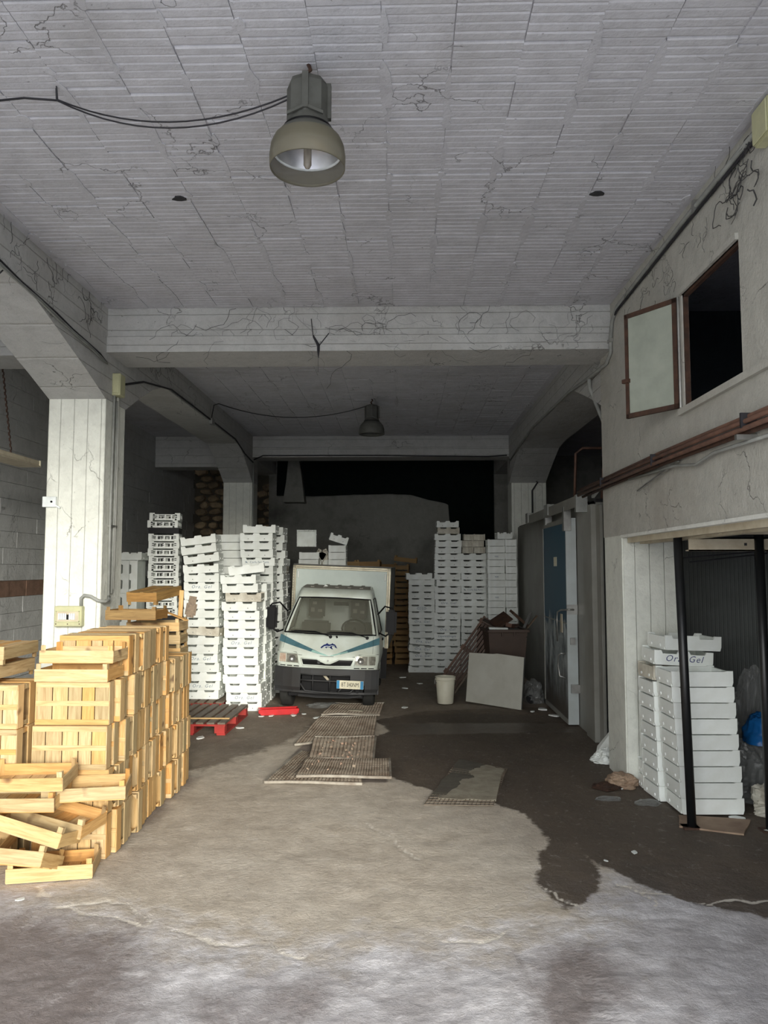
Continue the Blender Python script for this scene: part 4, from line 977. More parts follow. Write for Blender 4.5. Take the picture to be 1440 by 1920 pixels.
# top ledge and side returns
bm.add([bs(x, .555) for x in bx] + [(x * .95, .20, .56) for x in bx], [(i, i + 1, nb_ + i + 1, nb_ + i) for i in range(nb_ - 1)])
for s in (-1, 1): bm.add([(s * .70, .13, .235), (s * .70, .13, .555), (s * .69, .42, .54), (s * .69, .42, .27)], [(0, 1, 2, 3)])
bo = tp('bumper', bm, M['bumper'], label='dark grey plastic bumper'); so = bo.modifiers.new('thick', 'SOLIDIFY'); so.thickness = .014; so.offset = 0
gb = MB()
for z in (.485, .405): gb.tube([bs(x, z + .0 * x, .0) for x in (-.335, -.2, 0, .16, .33)], .012, 6)
gb.tube([bs(-.335, .36), bs(-.27, .265, .01), bs(-.1, .255, .012), (.1, -.012, .25), bs(.33, .26, .01), bs(.40, .33)], .014, 6)
for x in (-.17, .06): gb.tube([bs(x, .485), bs(x, .26)], .009, 5)
gb.tube([bs(.16, .25, .01), bs(.22, .32, .01)], .012, 5); tp('lower_grille', gb, M['bumper'], smooth=True, label='open lower grille bars')
tp('radiator', MB().box(-.33, .50, .10, .13, .24, .50), M['black'])
tp('frame_piece', MB().bar((-.05, .085, .49), (.06, .085, .38), .012, .03), M['cream'])
for s in (-1, 1):
    tp('tow_hole', MB().tube([bs(s * .43, .285, .002), bs(s * .43, .285, .006)], .03, 12), M['black'])
tp('skid_bar', MB().tube([(-.36, .03, .20), (-.1, .02, .19), (.3, .03, .195), (.48, .06, .215)], .016, 6), M['bumper'])
tp('under_tray', MB().box(-.5, .5, .10, .5, .18, .22), M['black'])
pl = tp('number_plate', MB().box(.155, .515, -.030, -.022, .318, .428), M['plate'], bevel=.003, label='Italian style number plate with blue ends')
link('blue_band', MB().box(.157, .195, -.0315, -.0302, .32, .426), M['plateb'], pl); link('blue_band', MB().box(.473, .513, -.0315, -.0302, .32, .426), M['plateb'], pl)
tm = text_mesh('BT 340NM', .078, 0, 'black', 0, 1.0); o = link('lettering', tm, None, pl, loc=(.334, -.0325, .372))
o.scale = (.66, 1, 1)
# mirrors
for s in (-1, 1):
    y_ = .42
    mr = tp('mirror', MB().box(*sorted((s * .76, s * .91)), y_ - .03, y_ + .05, 1.02, 1.36), M['black'], bevel=.03)
    link('mirror_arm', MB().tube([(s * .64, .55, 1.28), (s * .74, .47, 1.40), (s * .84, .43, 1.38), (s * .87, .43, 1.34)], .012, 6).tube([(s * .67, .55, 1.02), (s * .76, .46, .99), (s * .84, .43, 1.05)], .012, 6), M['black'], mr, smooth=True)
# wheels stay upright on the floor
def wheel(x, y, dual=False):
    w = link('wheel', MB().lathe([(.15, -.075), (.235, -.08), (.265, -.07), (.272, -.05), (.272, .05), (.265, .07), (.235, .08), (.15, .075)], 28), M['rubber'], TR, loc=(x, y, .268), rot=(0, H90, 0), smooth=True)
    tr = MB()
    for k in range(28):
        a = 2 * math.pi * k / 28
        for zz in (-.045, 0, .045): tr.add([(Matrix.Rotation(a, 3, 'Z') @ Vector(v)) for v in ((.270, -.012, zz - .018), (.276, -.012, zz - .018), (.276, .012, zz + .018), (.270, .012, zz + .018), (.270, -.02, zz + .0), (.276, -.02, zz + .0))], [(0, 1, 2, 3)])
    link('rim', MB().lathe([(.02, -.02), (.06, -.02), (.10, -.05), (.155, -.06), (.16, .06), (.155, .06), (.10, .02), (.02, .03)], 20, cap0=True), M['steel'], w, smooth=True)
for x in (-.565, .565): wheel(x, .50)
for x in (-.56, .56): wheel(x, 2.35)
# cargo box
bx0, bx1, by0, by1, bz0, bz1 = -.765, .765, 1.62, 3.75, .70, 1.93
cg = tp('cargo_box', MB().box(bx0, bx1, by0, by1, bz0, bz1), M['boxside'], bevel=.004, label='boxy cargo body with a pale front panel')
link('front_panel', MB().box(bx0 + .05, bx1 - .05, by0 - .006, by0 + .0, bz0 + .02, bz1 - .05), M['boxw'], cg, label='pale grey-green front panel')
for a in ((bx0, bx0 + .055, bz0, bz1), (bx1 - .06, bx1, bz0, bz1), (bx0, bx1, bz1 - .055, bz1)):
    link('aluminium_frame', MB().box(a[0], a[1], by0 - .022, by0 - .0, a[2], a[3]), M['alu'], cg, bevel=.006)
link('frame_groove', MB().box(bx0 + .06, bx1 - .06, by0 - .026, by0 - .020, bz1 - .033, bz1 - .025).box(bx1 - .038, bx1 - .030, by0 - .026, by0 - .02, bz0, bz1 - .05).box(bx0 + .028, bx0 + .034, by0 - .026, by0 - .02, bz0, bz1 - .05), M['boxside'], cg)
rv = MB()
for k in range(30): rv.box(bx0 + .010, bx0 + .022, by0 - .026, by0 - .02, bz0 + .03 + k * .04, bz0 + .045 + k * .04)
link('rivet_strip', rv, M['conduit'], cg)
for x in (bx0 + .075, bx1 - .10): link('corner_bracket', MB().box(x, x + .028, by0 - .03, by0 - .006, bz1 - .20, bz1 - .09), M['foam'], cg, bevel=.004)
link('roof_rail', MB().box(bx0, bx1, by0 + .05, by1, bz1, bz1 + .022), M['boxside'], cg)
tp('chassis', MB().box(-.35, .35, .3, 3.7, .36, .52).box(bx0 + .05, bx1 - .05, by0 + .02, by1, .60, .70), M['black'])
tp('mud_flap', MB().box(.50, .75, 1.55, 1.57, .25, .70).box(-.75, -.5, 1.55, 1.57, .25, .70), M['black'])
tp('light_scrap', MB().prism([(-.03, 0), (.03, 0), (.01, .02), (-.01, .02)], 'y', 1.0, 1.04), M['foam'], loc=(-.10, -.02, 1.64))

# ================================================================ LAMPS, CABLES, CONDUITS
def bay_lamp(x, y, lbl, big=True, tilt=(0, 0, 0)):
    t = thing('bay_lamp', lbl, 'lamp', (x, y, ZC), tilt)
    link('hook', MB().tube([(0, 0, .0), (.012, 0, -.03), (-.012, 0, -.05), (0, 0, -.085)], .010, 6).box(-.03, .03, -.02, .02, -.11, -.085), M['rust'], t, smooth=True)
    hs = MB(); hs.lathe([(.03, -.085), (.095, -.105), (.105, -.13), (.105, -.29), (.10, -.30)], 8, cap0=True); link('ballast_housing', hs, M['lampg'], t)
    link('housing_rib', MB().box(.085, .115, -.015, .015, -.29, -.11), M['lampg'], t); link('housing_rib', MB().box(-.015, .015, -.115, -.085, -.29, -.11), M['lampg'], t)
    link('skirt', MB().prism([(-.088, -.325), (-.088, -.31), (0, -.27), (.088, -.31), (.088, -.325), (0, -.285)], 'y', -.113, -.10), M['lampg'], t)
    link('neck', MB().lathe([(.098, -.29), (.112, -.33), (.118, -.36)], 24), M['lampg'], t, smooth=True)
    link('dome', MB().lathe([(.10, -.335), (.135, -.36), (.165, -.40), (.178, -.43)], 32), M['lampg'], t, smooth=True)
    link('dark_ring', MB().lathe([(.113, -.333), (.121, -.338), (.117, -.345)], 32), M['black'], t, smooth=True)
    if big:
        link('diffuser', MB().lathe([(.165, -.395), (.180, -.43), (.187, -.48), (.185, -.535), (.182, -.54), (.180, -.525)], 40), M['shade'], t, smooth=True, label='smoky translucent diffuser')
        link('reflector', MB().lathe([(.02, -.37), (.09, -.385), (.14, -.42), (.165, -.46)], 36), M['reflector'], t, smooth=True)
        link('reflector_lip', MB().lathe([(.160, -.455), (.168, -.463), (.172, -.457)], 36), M['whitep'], t, smooth=True)
        link('lamp_tube', MB().lathe([(.001, -.54), (.012, -.535), (.02, -.52), (.02, -.40)], 14), M['bulb'], t, smooth=True)
        link('filament', MB().tube([(0, 0, -.40), (0, 0, -.51)], .003, 5), M['black'], t)
    else:
        link('diffuser', MB().lathe([(.165, -.395), (.185, -.45), (.190, -.53), (.183, -.535), (.17, -.5)], 32), M['lampg'], t, smooth=True)
    return t
bay_lamp(-.465, 3.64, 'big bay lamp with smoky open shade hanging nearest the entrance', True)
bay_lamp(-.453, 11.2, 'small looking dark bay lamp hanging in the rear bay', False)
def catenary(a, b, sag, n=14):
    a = Vector(a); b = Vector(b); return [a.lerp(b, i / n) - Vector((0, 0, sag * 4 * (i / n) * (1 - i / n))) for i in range(n + 1)]
c1 = thing('lamp_cable', 'twin black cable looping from the ceiling hook to the big lamp', 'cable')
link('strand', MB().tube(catenary((-.56, 3.64, 4.24), (-1.80, 3.80, 4.34), .13), .0045, 5), M['cable'], c1)
link('strand', MB().tube(catenary((-.56, 3.645, 4.225), (-1.80, 3.80, 4.335), .15), .0045, 5), M['cable'], c1)
link('run', MB().tube([(-1.80, 3.80, 4.335), (-1.95, 3.76, 4.325), (-2.2, 3.80, 4.33), (-2.84, 3.9, 4.33)], .006, 5), M['cable'], c1)
link('hook', MB().tube([(-1.80, 3.80, 4.33), (-1.80, 3.79, 4.40), (-1.79, 3.77, 4.40), (-1.795, 3.80, 4.34)], .004, 4), M['cable'], c1)
c2 = thing('rear_lamp_cable', 'thin black cable sagging to the rear bay lamp', 'cable')
link('strand', MB().tube(catenary((-.47, 11.2, 4.31), (-2.75, 11.3, 4.36), .20), .007, 5), M['cable'], c2)
link('drop', MB().tube([(-2.75, 11.3, 4.36), (-2.82, 11.3, 4.34), (-2.83, 11.25, 4.2), (-2.832, 11.2, 4.09)], .007, 5), M['cable'], c2)
# left beam cables
xb = XL + .012
lc = thing('beam_cable', 'bundle of grey cables running along the near arched beam to its junction box', 'cable')
for k in range(3):
    pts = [(xb + .005 * k, 4.0 + i * .3, 4.075 - .02 * k - (.19 * max(0, (i * .3 - 1.0) / 2.2)) + .006 * math.sin(i * 2.1 + k)) for i in range(11)] + [(xb, 7.19, 3.86)]
    link('strand', MB().tube(pts, .008, 5), M['conduit' if k else 'cable'], lc, smooth=True)
lc.children[0]['label'] = 'black strand'
single('hanging_wire', MB().tube([(-2.86, 5.3, 4.03), (-3.1, 5.5, 3.98), (-3.6, 5.6, 4.02)], .006, 5), M['cable'], 'thin black wire crossing the arched beam underside', 'wire')
jb = thing('junction_box', 'ivory junction box at the top corner of the near pillar', 'box', (XL + .03, 7.42, 3.72))
link('body', MB().box(-.035, .05, -.07, .07, -.13, .09), M['ivory'], jb, bevel=.008); link('lid', MB().box(-.02, .04, -.078, -.07, -.11, .07), M['ivory'], jb, bevel=.003)
cdx = XL + .018
cv = thing('pillar_conduit', 'grey conduits running down the side of the near pillar', 'conduit')
for k, (y_, zt, zb) in enumerate(((7.37, 3.6, 1.62), (7.46, 3.6, 1.7), (7.44, 3.55, 1.66))):
    pts = [(cdx, y_, zt), (cdx, y_ + (0 if k else -.03), 2.4), (cdx, y_ - .02, zb)]; link('tube', MB().tube(pts, .013, 8), M['conduit'] if k != 1 else M['white'], cv, smooth=True)
link('clip', MB().box(cdx - .018, cdx + .012, 7.33, 7.50, 2.30, 2.32), M['steel'], cv)
sb = thing('switch_box', 'olive ivory breaker box with a row of switches on the near pillar', 'box', (-3.115, YB, 1.455))
link('body', MB().box(-.13, .13, -.07, 0, -.095, .095), M['ivory'], sb, bevel=.008)
wn_ = link('window', MB().box(-.105, .105, -.073, -.069, -.045, .045), M['cream'], sb, label='recessed switch window')
link('window_border', MB().box(-.11, .11, -.078, -.072, -.052, -.045).box(-.11, .11, -.078, -.072, .045, .052).box(-.11, -.104, -.078, -.072, -.05, .05).box(.104, .11, -.078, -.072, -.05, .05), M['ivory'], sb)
for k in range(8): link('switch', MB().box(-.085 + k * .02, -.070 + k * .02, -.084, -.073, -.028, .028 - (.01 if k == 4 else 0)), M['whitep'] if k != 4 else M['black'], sb)
for x in (-.11, 0, .11): link('screw', MB().tube([(x, -.072, -.07), (x, -.066, -.07)], .006, 6), M['rust'], sb)
single('flexible_hose', MB().tube([(-3.01, 7.17, 1.55), (-3.01, 7.165, 1.62), (-2.98, 7.165, 1.65), (-2.92, 7.165, 1.64), (-2.85, 7.17, 1.60), (-2.80, 7.2, 1.59), (-2.80, 7.30, 1.60), (-2.815, 7.34, 1.63)], .016, 8), M['conduit'], 'grey flexible hose from the breaker box to the pillar conduits', 'hose', smooth=True)
bk = thing('wall_bracket', 'small white steel bracket on the edge of the near pillar', 'bracket', (-3.34, YB - .01, 2.53))
link('plate', MB().box(-.07, .06, -.02, .008, -.05, .05), M['whitep'], bk, bevel=.004); link('bolt', MB().tube([(.02, -.028, 0), (.02, -.018, 0)], .01, 8), M['black'], bk); link('tail', MB().bar((.05, -.012, -.03), (.10, -.012, -.06), .015, .015), M['whitep'], bk)
c3 = thing('arch_conduit', 'dark cable clipped along the lower edge of the rear arched beam', 'cable')
link('run', MB().tube([(cdx, 7.55, 3.74), (cdx, 8.2, 3.93), (cdx, 9.2, 4.08), (cdx, 10.6, 4.085), (cdx, 12.8, 4.08), (cdx, 13.6, 3.95), (cdx, 14.36, 3.90)], .012, 6), M['cable'], c3, smooth=True)
link('box', MB().box(cdx - .02, cdx + .03, 11.1, 11.25, 4.02, 4.10), M['conduit'], c3)
c4 = thing('rear_beam_conduit', 'pale conduit along the lower edge of the far cross beam', 'conduit')
link('run', MB().tube([(XL + .03, YF - .03, 3.95), (XL + .2, YF - .02, 4.03), (-.5, YF - .02, 4.025), (1.6, YF - .02, 4.0), (XR - .02, YF - .03, 4.02)], .012, 6), M['cable'], c4, smooth=True)
link('tube', MB().tube([(XL + .02, YF - .02, 3.9), (XL + .02, YF - .02, 1.9)], .014, 6), M['conduit'], c4, smooth=True)
# right wall conduit
rx = XR - .022
c5 = thing('ceiling_conduit', 'long grey conduit along the ceiling edge of the rough wall', 'conduit')
for k in range(2):
    pts = [(rx, 3.0, 4.31 - .04 * k), (rx, 5.2, 4.31 - .04 * k), (rx, 6.9, 4.28 - .03 * k), (rx, 7.08, 4.20), (rx, 7.14, 4.05), (rx, 7.14, 3.93), (rx, 7.3, 3.86), (rx, 7.9, 3.89), (rx, 9.0, 3.97), (rx, 11.5, 4.02), (rx + .03, 13.0, 3.97), (rx + .05, 14.3, 3.9)]
    link('tube', MB().tube([(p[0] - .0, p[1] + .03 * k, p[2]) for p in pts], .018 if k == 0 else .011, 8), M['conduit'] if k == 0 else M['cable'], c5, smooth=True)
link('clip', MB().box(rx - .02, rx + .03, 7.10, 7.2, 4.02, 4.05).box(rx - .02, rx + .03, 5.0, 5.04, 4.27, 4.35), M['steel'], c5)
link('branch', MB().tube([(rx, 8.0, 3.90), (rx + .02, 8.05, 3.80), (rx + .15, 8.05, 3.45), (2.35, 8.0, 3.1)], .022, 8), M['conduit'], c5, smooth=True)
link('pillar_run', MB().tube([(rx + .05, 14.3, 3.95), (rx + .06, 14.35, 3.7), (rx + .12, 14.35, 3.58), (rx + .5, 14.35, 3.58), (rx + .56, 14.35, 3.5), (rx + .46, 14.35, 3.35), (rx + .46, 14.35, 2.6)], .016, 6), M['cable'], c5, smooth=True)
jb2 = thing('junction_box', 'ivory junction box high on the rough wall at the ceiling', 'box', (rx + .0, 3.98, 4.27))
link('body', MB().box(-.05, .022, -.09, .09, -.10, .11), M['ivory'], jb2, bevel=.01); link('lid', MB().box(-.06, -.05, -.08, .08, -.09, .09), M['ivory'], jb2, bevel=.004)
# pipe bundle along the right wall
px_ = XR - .05
pb = thing('pipe_bundle', 'bundle of copper brown pipes strapped along the rough wall', 'pipes')
for k, (dx, dz) in enumerate(((0, 0), (-.035, .022), (-.01, .048), (.012, -.03), (-.04, -.018))):
    link('pipe', MB().tube([(px_ + dx, 2.5, 2.675 + dz), (px_ + dx, 5.7, 2.705 + dz * (.9 if k % 2 else 1.1)), (px_ + dx, 8.3, 2.70 + dz)], .015, 8), M['pipe'] if k != 3 else M['rust'], pb, smooth=True)
link('grey_pipe', MB().tube([(px_ + .01, 3.8, 2.60), (px_ + .01, 4.8, 2.62), (px_ + .01, 5.1, 2.585), (px_ + .01, 5.5, 2.63), (px_ + .01, 6.6, 2.66)], .011, 6), M['conduit'], pb, smooth=True, label='grey cable under the pipes')
for y_ in (4.25, 5.8, 7.3): link('strap', MB().box(px_ - .06, px_ + .03, y_, y_ + .015, 2.675, 2.76), M['cable'], pb)
link('support_arm', MB().bar((XR, 4.3, 2.63), (XR - .12, 4.3, 2.63), .03, .03), M['steel'], pb)
single('metal_strip', MB().bar((px_ - .01, 6.3, 2.53), (px_ + .02, 5.45, 2.66), .02, .012), M['steel'], 'short bare metal strip hanging under the copper pipes', 'strip')
single('light_tube', MB().bar((2.05, 8.3, 2.67), (XR - .03, 7.65, 2.69), .03, .025), M['whitep'], 'short pale bar bridging to the cold room under the pipes', 'bar')
# compressor rack in the dark above the cold room
cp = thing('compressor_rack', 'dark compressor unit with looping pipes above the cold room', 'machine', (3.0, 10.0, 2.68))
link('body', MB().box(-.25, .5, -.3, .4, 0.1, .55).box(-.1, .45, -.25, .3, .6, .95), M['black'], cp, bevel=.02)
link('fan_box', MB().box(.0, .35, -.36, -.3, .62, .92), M['boxside'], cp, bevel=.01)
for k, (x, w_) in enumerate(((-.55, .5), (-.35, .6), (-.75, .75))):
    link('pipe', MB().tube([(x, -.5 + .3 * k, 0), (x + .03, -.5 + .3 * k, .45 + .14 * k), (x + .12, -.5 + .3 * k, .52 + .14 * k), (x + w_, -.5 + .3 * k, .52 + .14 * k)], .018, 6), M['pipe'], cp, smooth=True)
link('leg', MB().box(-.25, -.2, -.3, -.25, 0, .1).box(.4, .45, -.3, -.25, 0, .1).box(-.25, -.2, .3, .35, 0, .1).box(.4, .45, .3, .35, 0, .1), M['black'], cp)
# fluorescent batten and chain in the left aisle
fl = thing('tube_light', 'cream batten light hanging on a chain in the side aisle', 'lamp', (-3.98, 7.75, 2.98))
link('housing', MB().box(-.10, .10, -1.3, .32, .02, .07), M['cream'], fl, bevel=.008); link('diffuser', MB().prism([(-.12, .0), (.12, .0), (.09, .03), (-.09, .03)], 'y', -1.3, .32), M['cream'], fl); link('end_cap', MB().box(-.11, .11, .32, .335, -.0, .07), M['plate'], fl)
ch = MB(); a = Vector((-.09, .10, .06)); b_ = Vector((-.29, .13, 1.41))
for i in range(44):
    p = a.lerp(b_, i / 44); q = a.lerp(b_, (i + 1.15) / 44); s_ = .008 if i % 2 else 0
    ch.bar(p + Vector((s_, 0, 0)), q + Vector((s_, 0, 0)), .007 if i % 2 else .016, .016 if i % 2 else .007)
link('chain', ch, M['rust'], fl, kind='stuff')
ch2 = MB().tube([(0, -1.15, .06), (-.07, -1.15, 1.41)], .006, 4); link('rear_chain', ch2, M['rust'], fl)

# ================================================================ THINGS ON THE FLOOR
# steel floor gratings
def grating(corners, z, lbl, nu, nv, bw=.006, frame=(0, 2), sag=.012, mat='steelg', hh=.012):
    A, B, C, D = [Vector((x, y, 0)) for x, y in corners]   # front left, front right, rear right, rear left
    P = lambda u, v: (A.lerp(B, u)).lerp(D.lerp(C, u), v) + Vector((0, 0, z + sag * math.sin(u * 5 + v * 3) * .5 + sag * .5 + .006 * math.sin(v * 11)))
    t = thing('floor_grating', lbl, 'grating', (0, 0, 0), group='steel gratings on the floor')
    g = MB()
    for i in range(nu + 1):
        u = i / nu
        for j in range(6): g.bar(P(u, j / 6), P(u, (j + 1) / 6), bw, hh)
    for j in range(nv + 1):
        v = j / nv
        for i in range(4): g.bar(P(i / 4, v), P((i + 1) / 4, v), bw, hh)
    link('mesh_bars', g, M[mat], t, kind='stuff')
    for k in frame:
        e = [((0, 0), (1, 0)), ((1, 0), (1, 1)), ((0, 1), (1, 1)), ((0, 0), (0, 1))][k]
        f_ = MB()
        for s_ in range(4):
            p = [e[0][q] + (e[1][q] - e[0][q]) * s_ / 4 for q in (0, 1)]; r2 = [e[0][q] + (e[1][q] - e[0][q]) * (s_ + 1) / 4 for q in (0, 1)]; f_.bar(P(*p), P(*r2), .018, .022)
        link('edge_bar', f_, M['alug'], t)
    return t
M['steelg'] = simple('rusty_galvanised_grating', (.26, .22, .17), .6, .2, c2=(.13, .09, .06), ns=9)
M['alug'] = simple('worn_grating_edge', (.42, .39, .33), .55, .3, c2=(.22, .18, .14), ns=9)
grating([(-1.22, 6.93), (-.36, 6.92), (-.45, 7.95), (-1.05, 8.1)], .010, 'lowest front steel grating, its left corner sticking out', 26, 24, frame=(0, 3))
grating([(-.95, 6.98), (-.11, 6.98), (-.13, 7.62), (-.93, 7.66)], .050, 'narrow steel grating with a pale front bar on top of the others', 34, 16, frame=(0, 1))
grating([(-.92, 7.67), (-.29, 7.67), (-.30, 8.7), (-.98, 8.68)], .034, 'rubble strewn steel grating behind the narrow one', 18, 26, frame=(0, 2, 1))
grating([(-1.16, 8.35), (-.33, 8.72), (-.33, 10.0), (-1.05, 9.95)], .016, 'wide steel grating in the middle of the row', 24, 30, frame=(0, 2))
grating([(-1.05, 10.05), (-.30, 10.10), (-.26, 10.9), (-.95, 10.95)], .012, 'rear bent steel grating reaching the truck wheel', 20, 14, frame=(0, 2), sag=.02)
gr6 = grating([(.17, 6.35), (.72, 6.34), (.99, 7.50), (.56, 7.85)], .004, 'sunken steel grating half clogged with pale cement', 16, 24, frame=(), sag=0, hh=.006)
M['cement'] = simple('pale_clogged_cement', (.36, .33, .25), .9, c2=(.24, .21, .16), ns=7, bs=.3)
M['cementd'] = simple('dark_clogged_cement', (.12, .11, .085), .9, c2=(.08, .07, .055), ns=7, bs=.3)
def slab(pts, z0, z1, m, seed=1, amp=.02, n=5):
    r = random.Random(seed); out = []
    for (x1, y1), (x2, y2) in zip(pts, pts[1:] + pts[:1]):
        for i in range(n): out.append((x1 + (x2 - x1) * i / n + r.uniform(-amp, amp), y1 + (y2 - y1) * i / n + r.uniform(-amp, amp)))
    return MB().prism(out, 'z', z0, z1)
link('clogging_cement', slab([(.30, 6.50), (.74, 6.47), (.95, 7.45), (.80, 7.58), (.66, 7.45), (.60, 7.3), (.64, 7.15), (.52, 7.05), (.45, 6.8)], .0, .0125, M['cement'], 3), M['cement'], gr6)
link('dark_clogging', slab([(.22, 6.55), (.44, 6.6), (.52, 7.05), (.64, 7.15), (.66, 7.45), (.8, 7.6), (.57, 7.83)], .0, .0115, M['cementd'], 4), M['cementd'], gr6)
# bits of rubble on the gratings
M['bit'] = simple('pale_rubble_bit', (.45, .38, .28), .9, c2=(.5, .28, .2), ns=20, rnd=.6)
bits = MB(); r8 = random.Random(8)
for i in range(34):
    x, y_ = r8.uniform(-.9, -.4), r8.choice([r8.uniform(7.0, 8.5), r8.uniform(7.6, 8.4)]); s = r8.uniform(.005, .015); z = .075 if y_ < 7.65 else .06
    m_ = Matrix.Translation((x, y_, z)) @ Euler((r8.random(), r8.random(), r8.random() * 6)).to_matrix().to_4x4(); bits.box(-s, s, -s * .7, s * .7, -s * .4, s * .4, m_)
o = link('rubble_crumbs', bits, M['bit'], kind='stuff', label='crumbs of rubble and broken plaster lying on the gratings', category='debris')
# bucket
bkt = thing('bucket', 'tall off white plastic bucket standing open before the leaning planks', 'bucket', (.60, 11.05, 0))
link('body', MB().lathe([(.0, .004), (.108, .004), (.112, .01), (.125, .20), (.138, .36), (.132, .36), (.120, .20), (.105, .03), (.0, .03)], 36), M['bucket'], bkt, smooth=True)
link('rim', MB().lathe([(.137, .33), (.146, .333), (.147, .345), (.141, .348), (.141, .362), (.147, .366), (.147, .376), (.136, .378), (.132, .36)], 36), M['bucket'], bkt, smooth=True)
link('handle', MB().tube([(-.146, 0, .34), (-.15, -.03, .27), (-.13, -.09, .30), (-.13, -.09, .31)], .004, 5), M['steel'], bkt)
# wheelie bin with junk
bn = thing('wheelie_bin', 'brown plastic wheelie bin overflowing with scraps', 'bin', (1.53, 11.85, 0), (0, 0, R_(4)))
body = MB(); w0, d0, w1, d1 = .23, .25, .295, .35
ring = [(w0, d0, .10), (w1 * .98, d1 * .98, .95), (w1, d1, 1.0)]
body.v += [(sx * a, sy * b, z) for a, b, z in ring for sx, sy in ((-1, -1), (1, -1), (1, 1), (-1, 1))]
body.f += [(j * 4 + i, j * 4 + (i + 1) % 4, (j + 1) * 4 + (i + 1) % 4, (j + 1) * 4 + i) for j in range(2) for i in range(4)] + [(3, 2, 1, 0)]
link('body', body, M['bin'], bn)
link('rim', MB().box(-.325, .325, -.38, -.345, .955, 1.0).box(-.325, .325, .345, .38, .955, 1.0).box(-.325, -.29, -.38, .38, .955, 1.0).box(.29, .325, -.38, .38, .955, 1.0), M['bin'], bn, bevel=.006)
link('rim_rib', MB().box(-.10, -.085, -.385, -.345, .90, .96).box(.08, .095, -.385, -.345, .90, .96), M['bin'], bn)
for s in (-1, 1): link('wheel', MB().tube([(s * .25, .22, .10), (s * .32, .22, .10)], .10, 18), M['rubber'], bn)
for s in (-1, 1): link('foot', MB().box(*sorted((s * .20, s * .12)), -.25, -.17, .0, .1), M['bin'], bn)
link('lid', MB().add([(-.33, .36, 1.0), (.33, .36, 1.0), (.33, .50, .5), (-.33, .50, .5), (-.33, .40, 1.03), (.33, .40, 1.03), (.33, .54, .5), (-.33, .54, .5)], [(0, 1, 2, 3), (4, 5, 6, 7), (0, 1, 5, 4), (2, 3, 7, 6), (0, 3, 7, 4), (1, 2, 6, 5)]), M['bin'], bn)
link('rubbish_fill', slab([(-.28, -.33), (.28, -.33), (.28, .33), (-.28, .33)], .88, .975, M['black'], 5, .01), M['black'], bn)
JG = 'scraps on the wheelie bin'
for (x, y_, z, a, b_, c_, sx, sy, sz, m_, nm, lb_, ct) in (
    (1.42, 11.58, 1.01, 4, 2, 5, .14, .035, .015, 'foam', 'foam_strip', 'white foam strip on the front rim of the bin', 'scrap'),
    (1.74, 11.54, .985, 80, 5, 10, .05, .004, .035, 'green', 'plastic_scrap', 'green plastic scrap hanging over the bin rim', 'scrap'),
    (1.50, 11.90, 1.11, 20, -32, 8, .14, .16, .012, 'rust', 'board_scrap', 'rust brown board scrap tilted in the bin middle', 'scrap'),
    (1.34, 11.95, 1.06, 8, 30, -8, .12, .14, .012, 'bin', 'board_scrap', 'dark board scrap at the plank side of the bin', 'scrap'),
    (1.80, 12.05, 1.13, 15, 40, 20, .16, .10, .02, 'wdark', 'crate_scrap', 'dark broken crate piece rising at the door side of the bin', 'scrap'),
    (1.90, 11.95, 1.08, 20, -58, 30, .17, .02, .008, 'steel', 'metal_strip', 'shiny metal strip standing in the bin scraps', 'strip'),
    (1.98, 12.05, 1.05, 0, -50, 10, .16, .025, .01, 'wgrey', 'slat_scrap', 'grey slat leaning out over the bin side', 'slat'),
    (1.62, 11.75, 1.04, 10, 10, 60, .06, .05, .03, 'pipe', 'brick_scrap', 'reddish lump among the bin scraps', 'scrap')):
    single(nm, MB().box(-sx, sx, -sy, sy, -sz, sz), M[m_], lb_, ct, group=JG, loc=(x, y_, z), rot=(R_(a), R_(b_), R_(c_)), bevel=.003)
# leaning slatted bundle
lb = thing('slatted_rack', 'dark slatted wooden rack leaning from behind the bucket onto the bin', 'rack', (.60, 12.02, .02), (R_(-14), R_(-54.5), 0))
for k in range(6): link('slat', MB().box(0, 1.32, -.012, .012, -.15 + k * .05, -.115 + k * .05), M['wdark'], lb)
link('slat', MB().box(0, 1.32, -.03, -.012, -.19, -.165), M['wgrey'], lb, label='paler edge slat')
for x in (.25, .7, 1.2): link('cross_piece', MB().box(x, x + .07, .012, .03, -.16, .16), M['wdark'], lb)
# foam board
pn = thing('insulation_sheet', 'large pale insulation panel leaning against the brown bin', 'panel', (1.235, 10.80, 0), (R_(-9), 0, R_(-35)))
a_ = .43
pm = MB().prism([(-a_, .03), (a_, .0), (a_, .70), (.02, .725), (-.05, .715), (-a_, .71)], 'y', 0, .035)
link('face_sheet', pm, simple('pale_insulation_board', (.50, .50, .44), .7, c2=(.42, .41, .35), ns=3), pn, bevel=.002)
link('ragged_edge', MB().box(a_, a_ + .006, .006, .030, .01, .69), M['boxside'], pn)
# red tray
rt = thing('red_tray', 'shiny red plastic tray lying by the foam boxes', 'tray', (-1.62, 10.22, .0), (0, 0, R_(14)))
link('shell', MB().prism([(-.24, .0), (.22, .0), (.25, .05), (.245, .075), (-.27, .075), (-.28, .045)], 'y', -.09, -.07).prism([(-.24, .0), (.22, .0), (.25, .05), (.245, .075), (-.27, .075), (-.28, .045)], 'y', .07, .09).box(-.24, .22, -.07, .07, 0, .012).box(.225, .245, -.07, .07, .01, .07).box(-.275, -.25, -.07, .07, .02, .07), M['red'], rt, bevel=.003)
link('rib', MB().box(.08, .09, -.094, -.088, .02, .07), M['red'], rt)
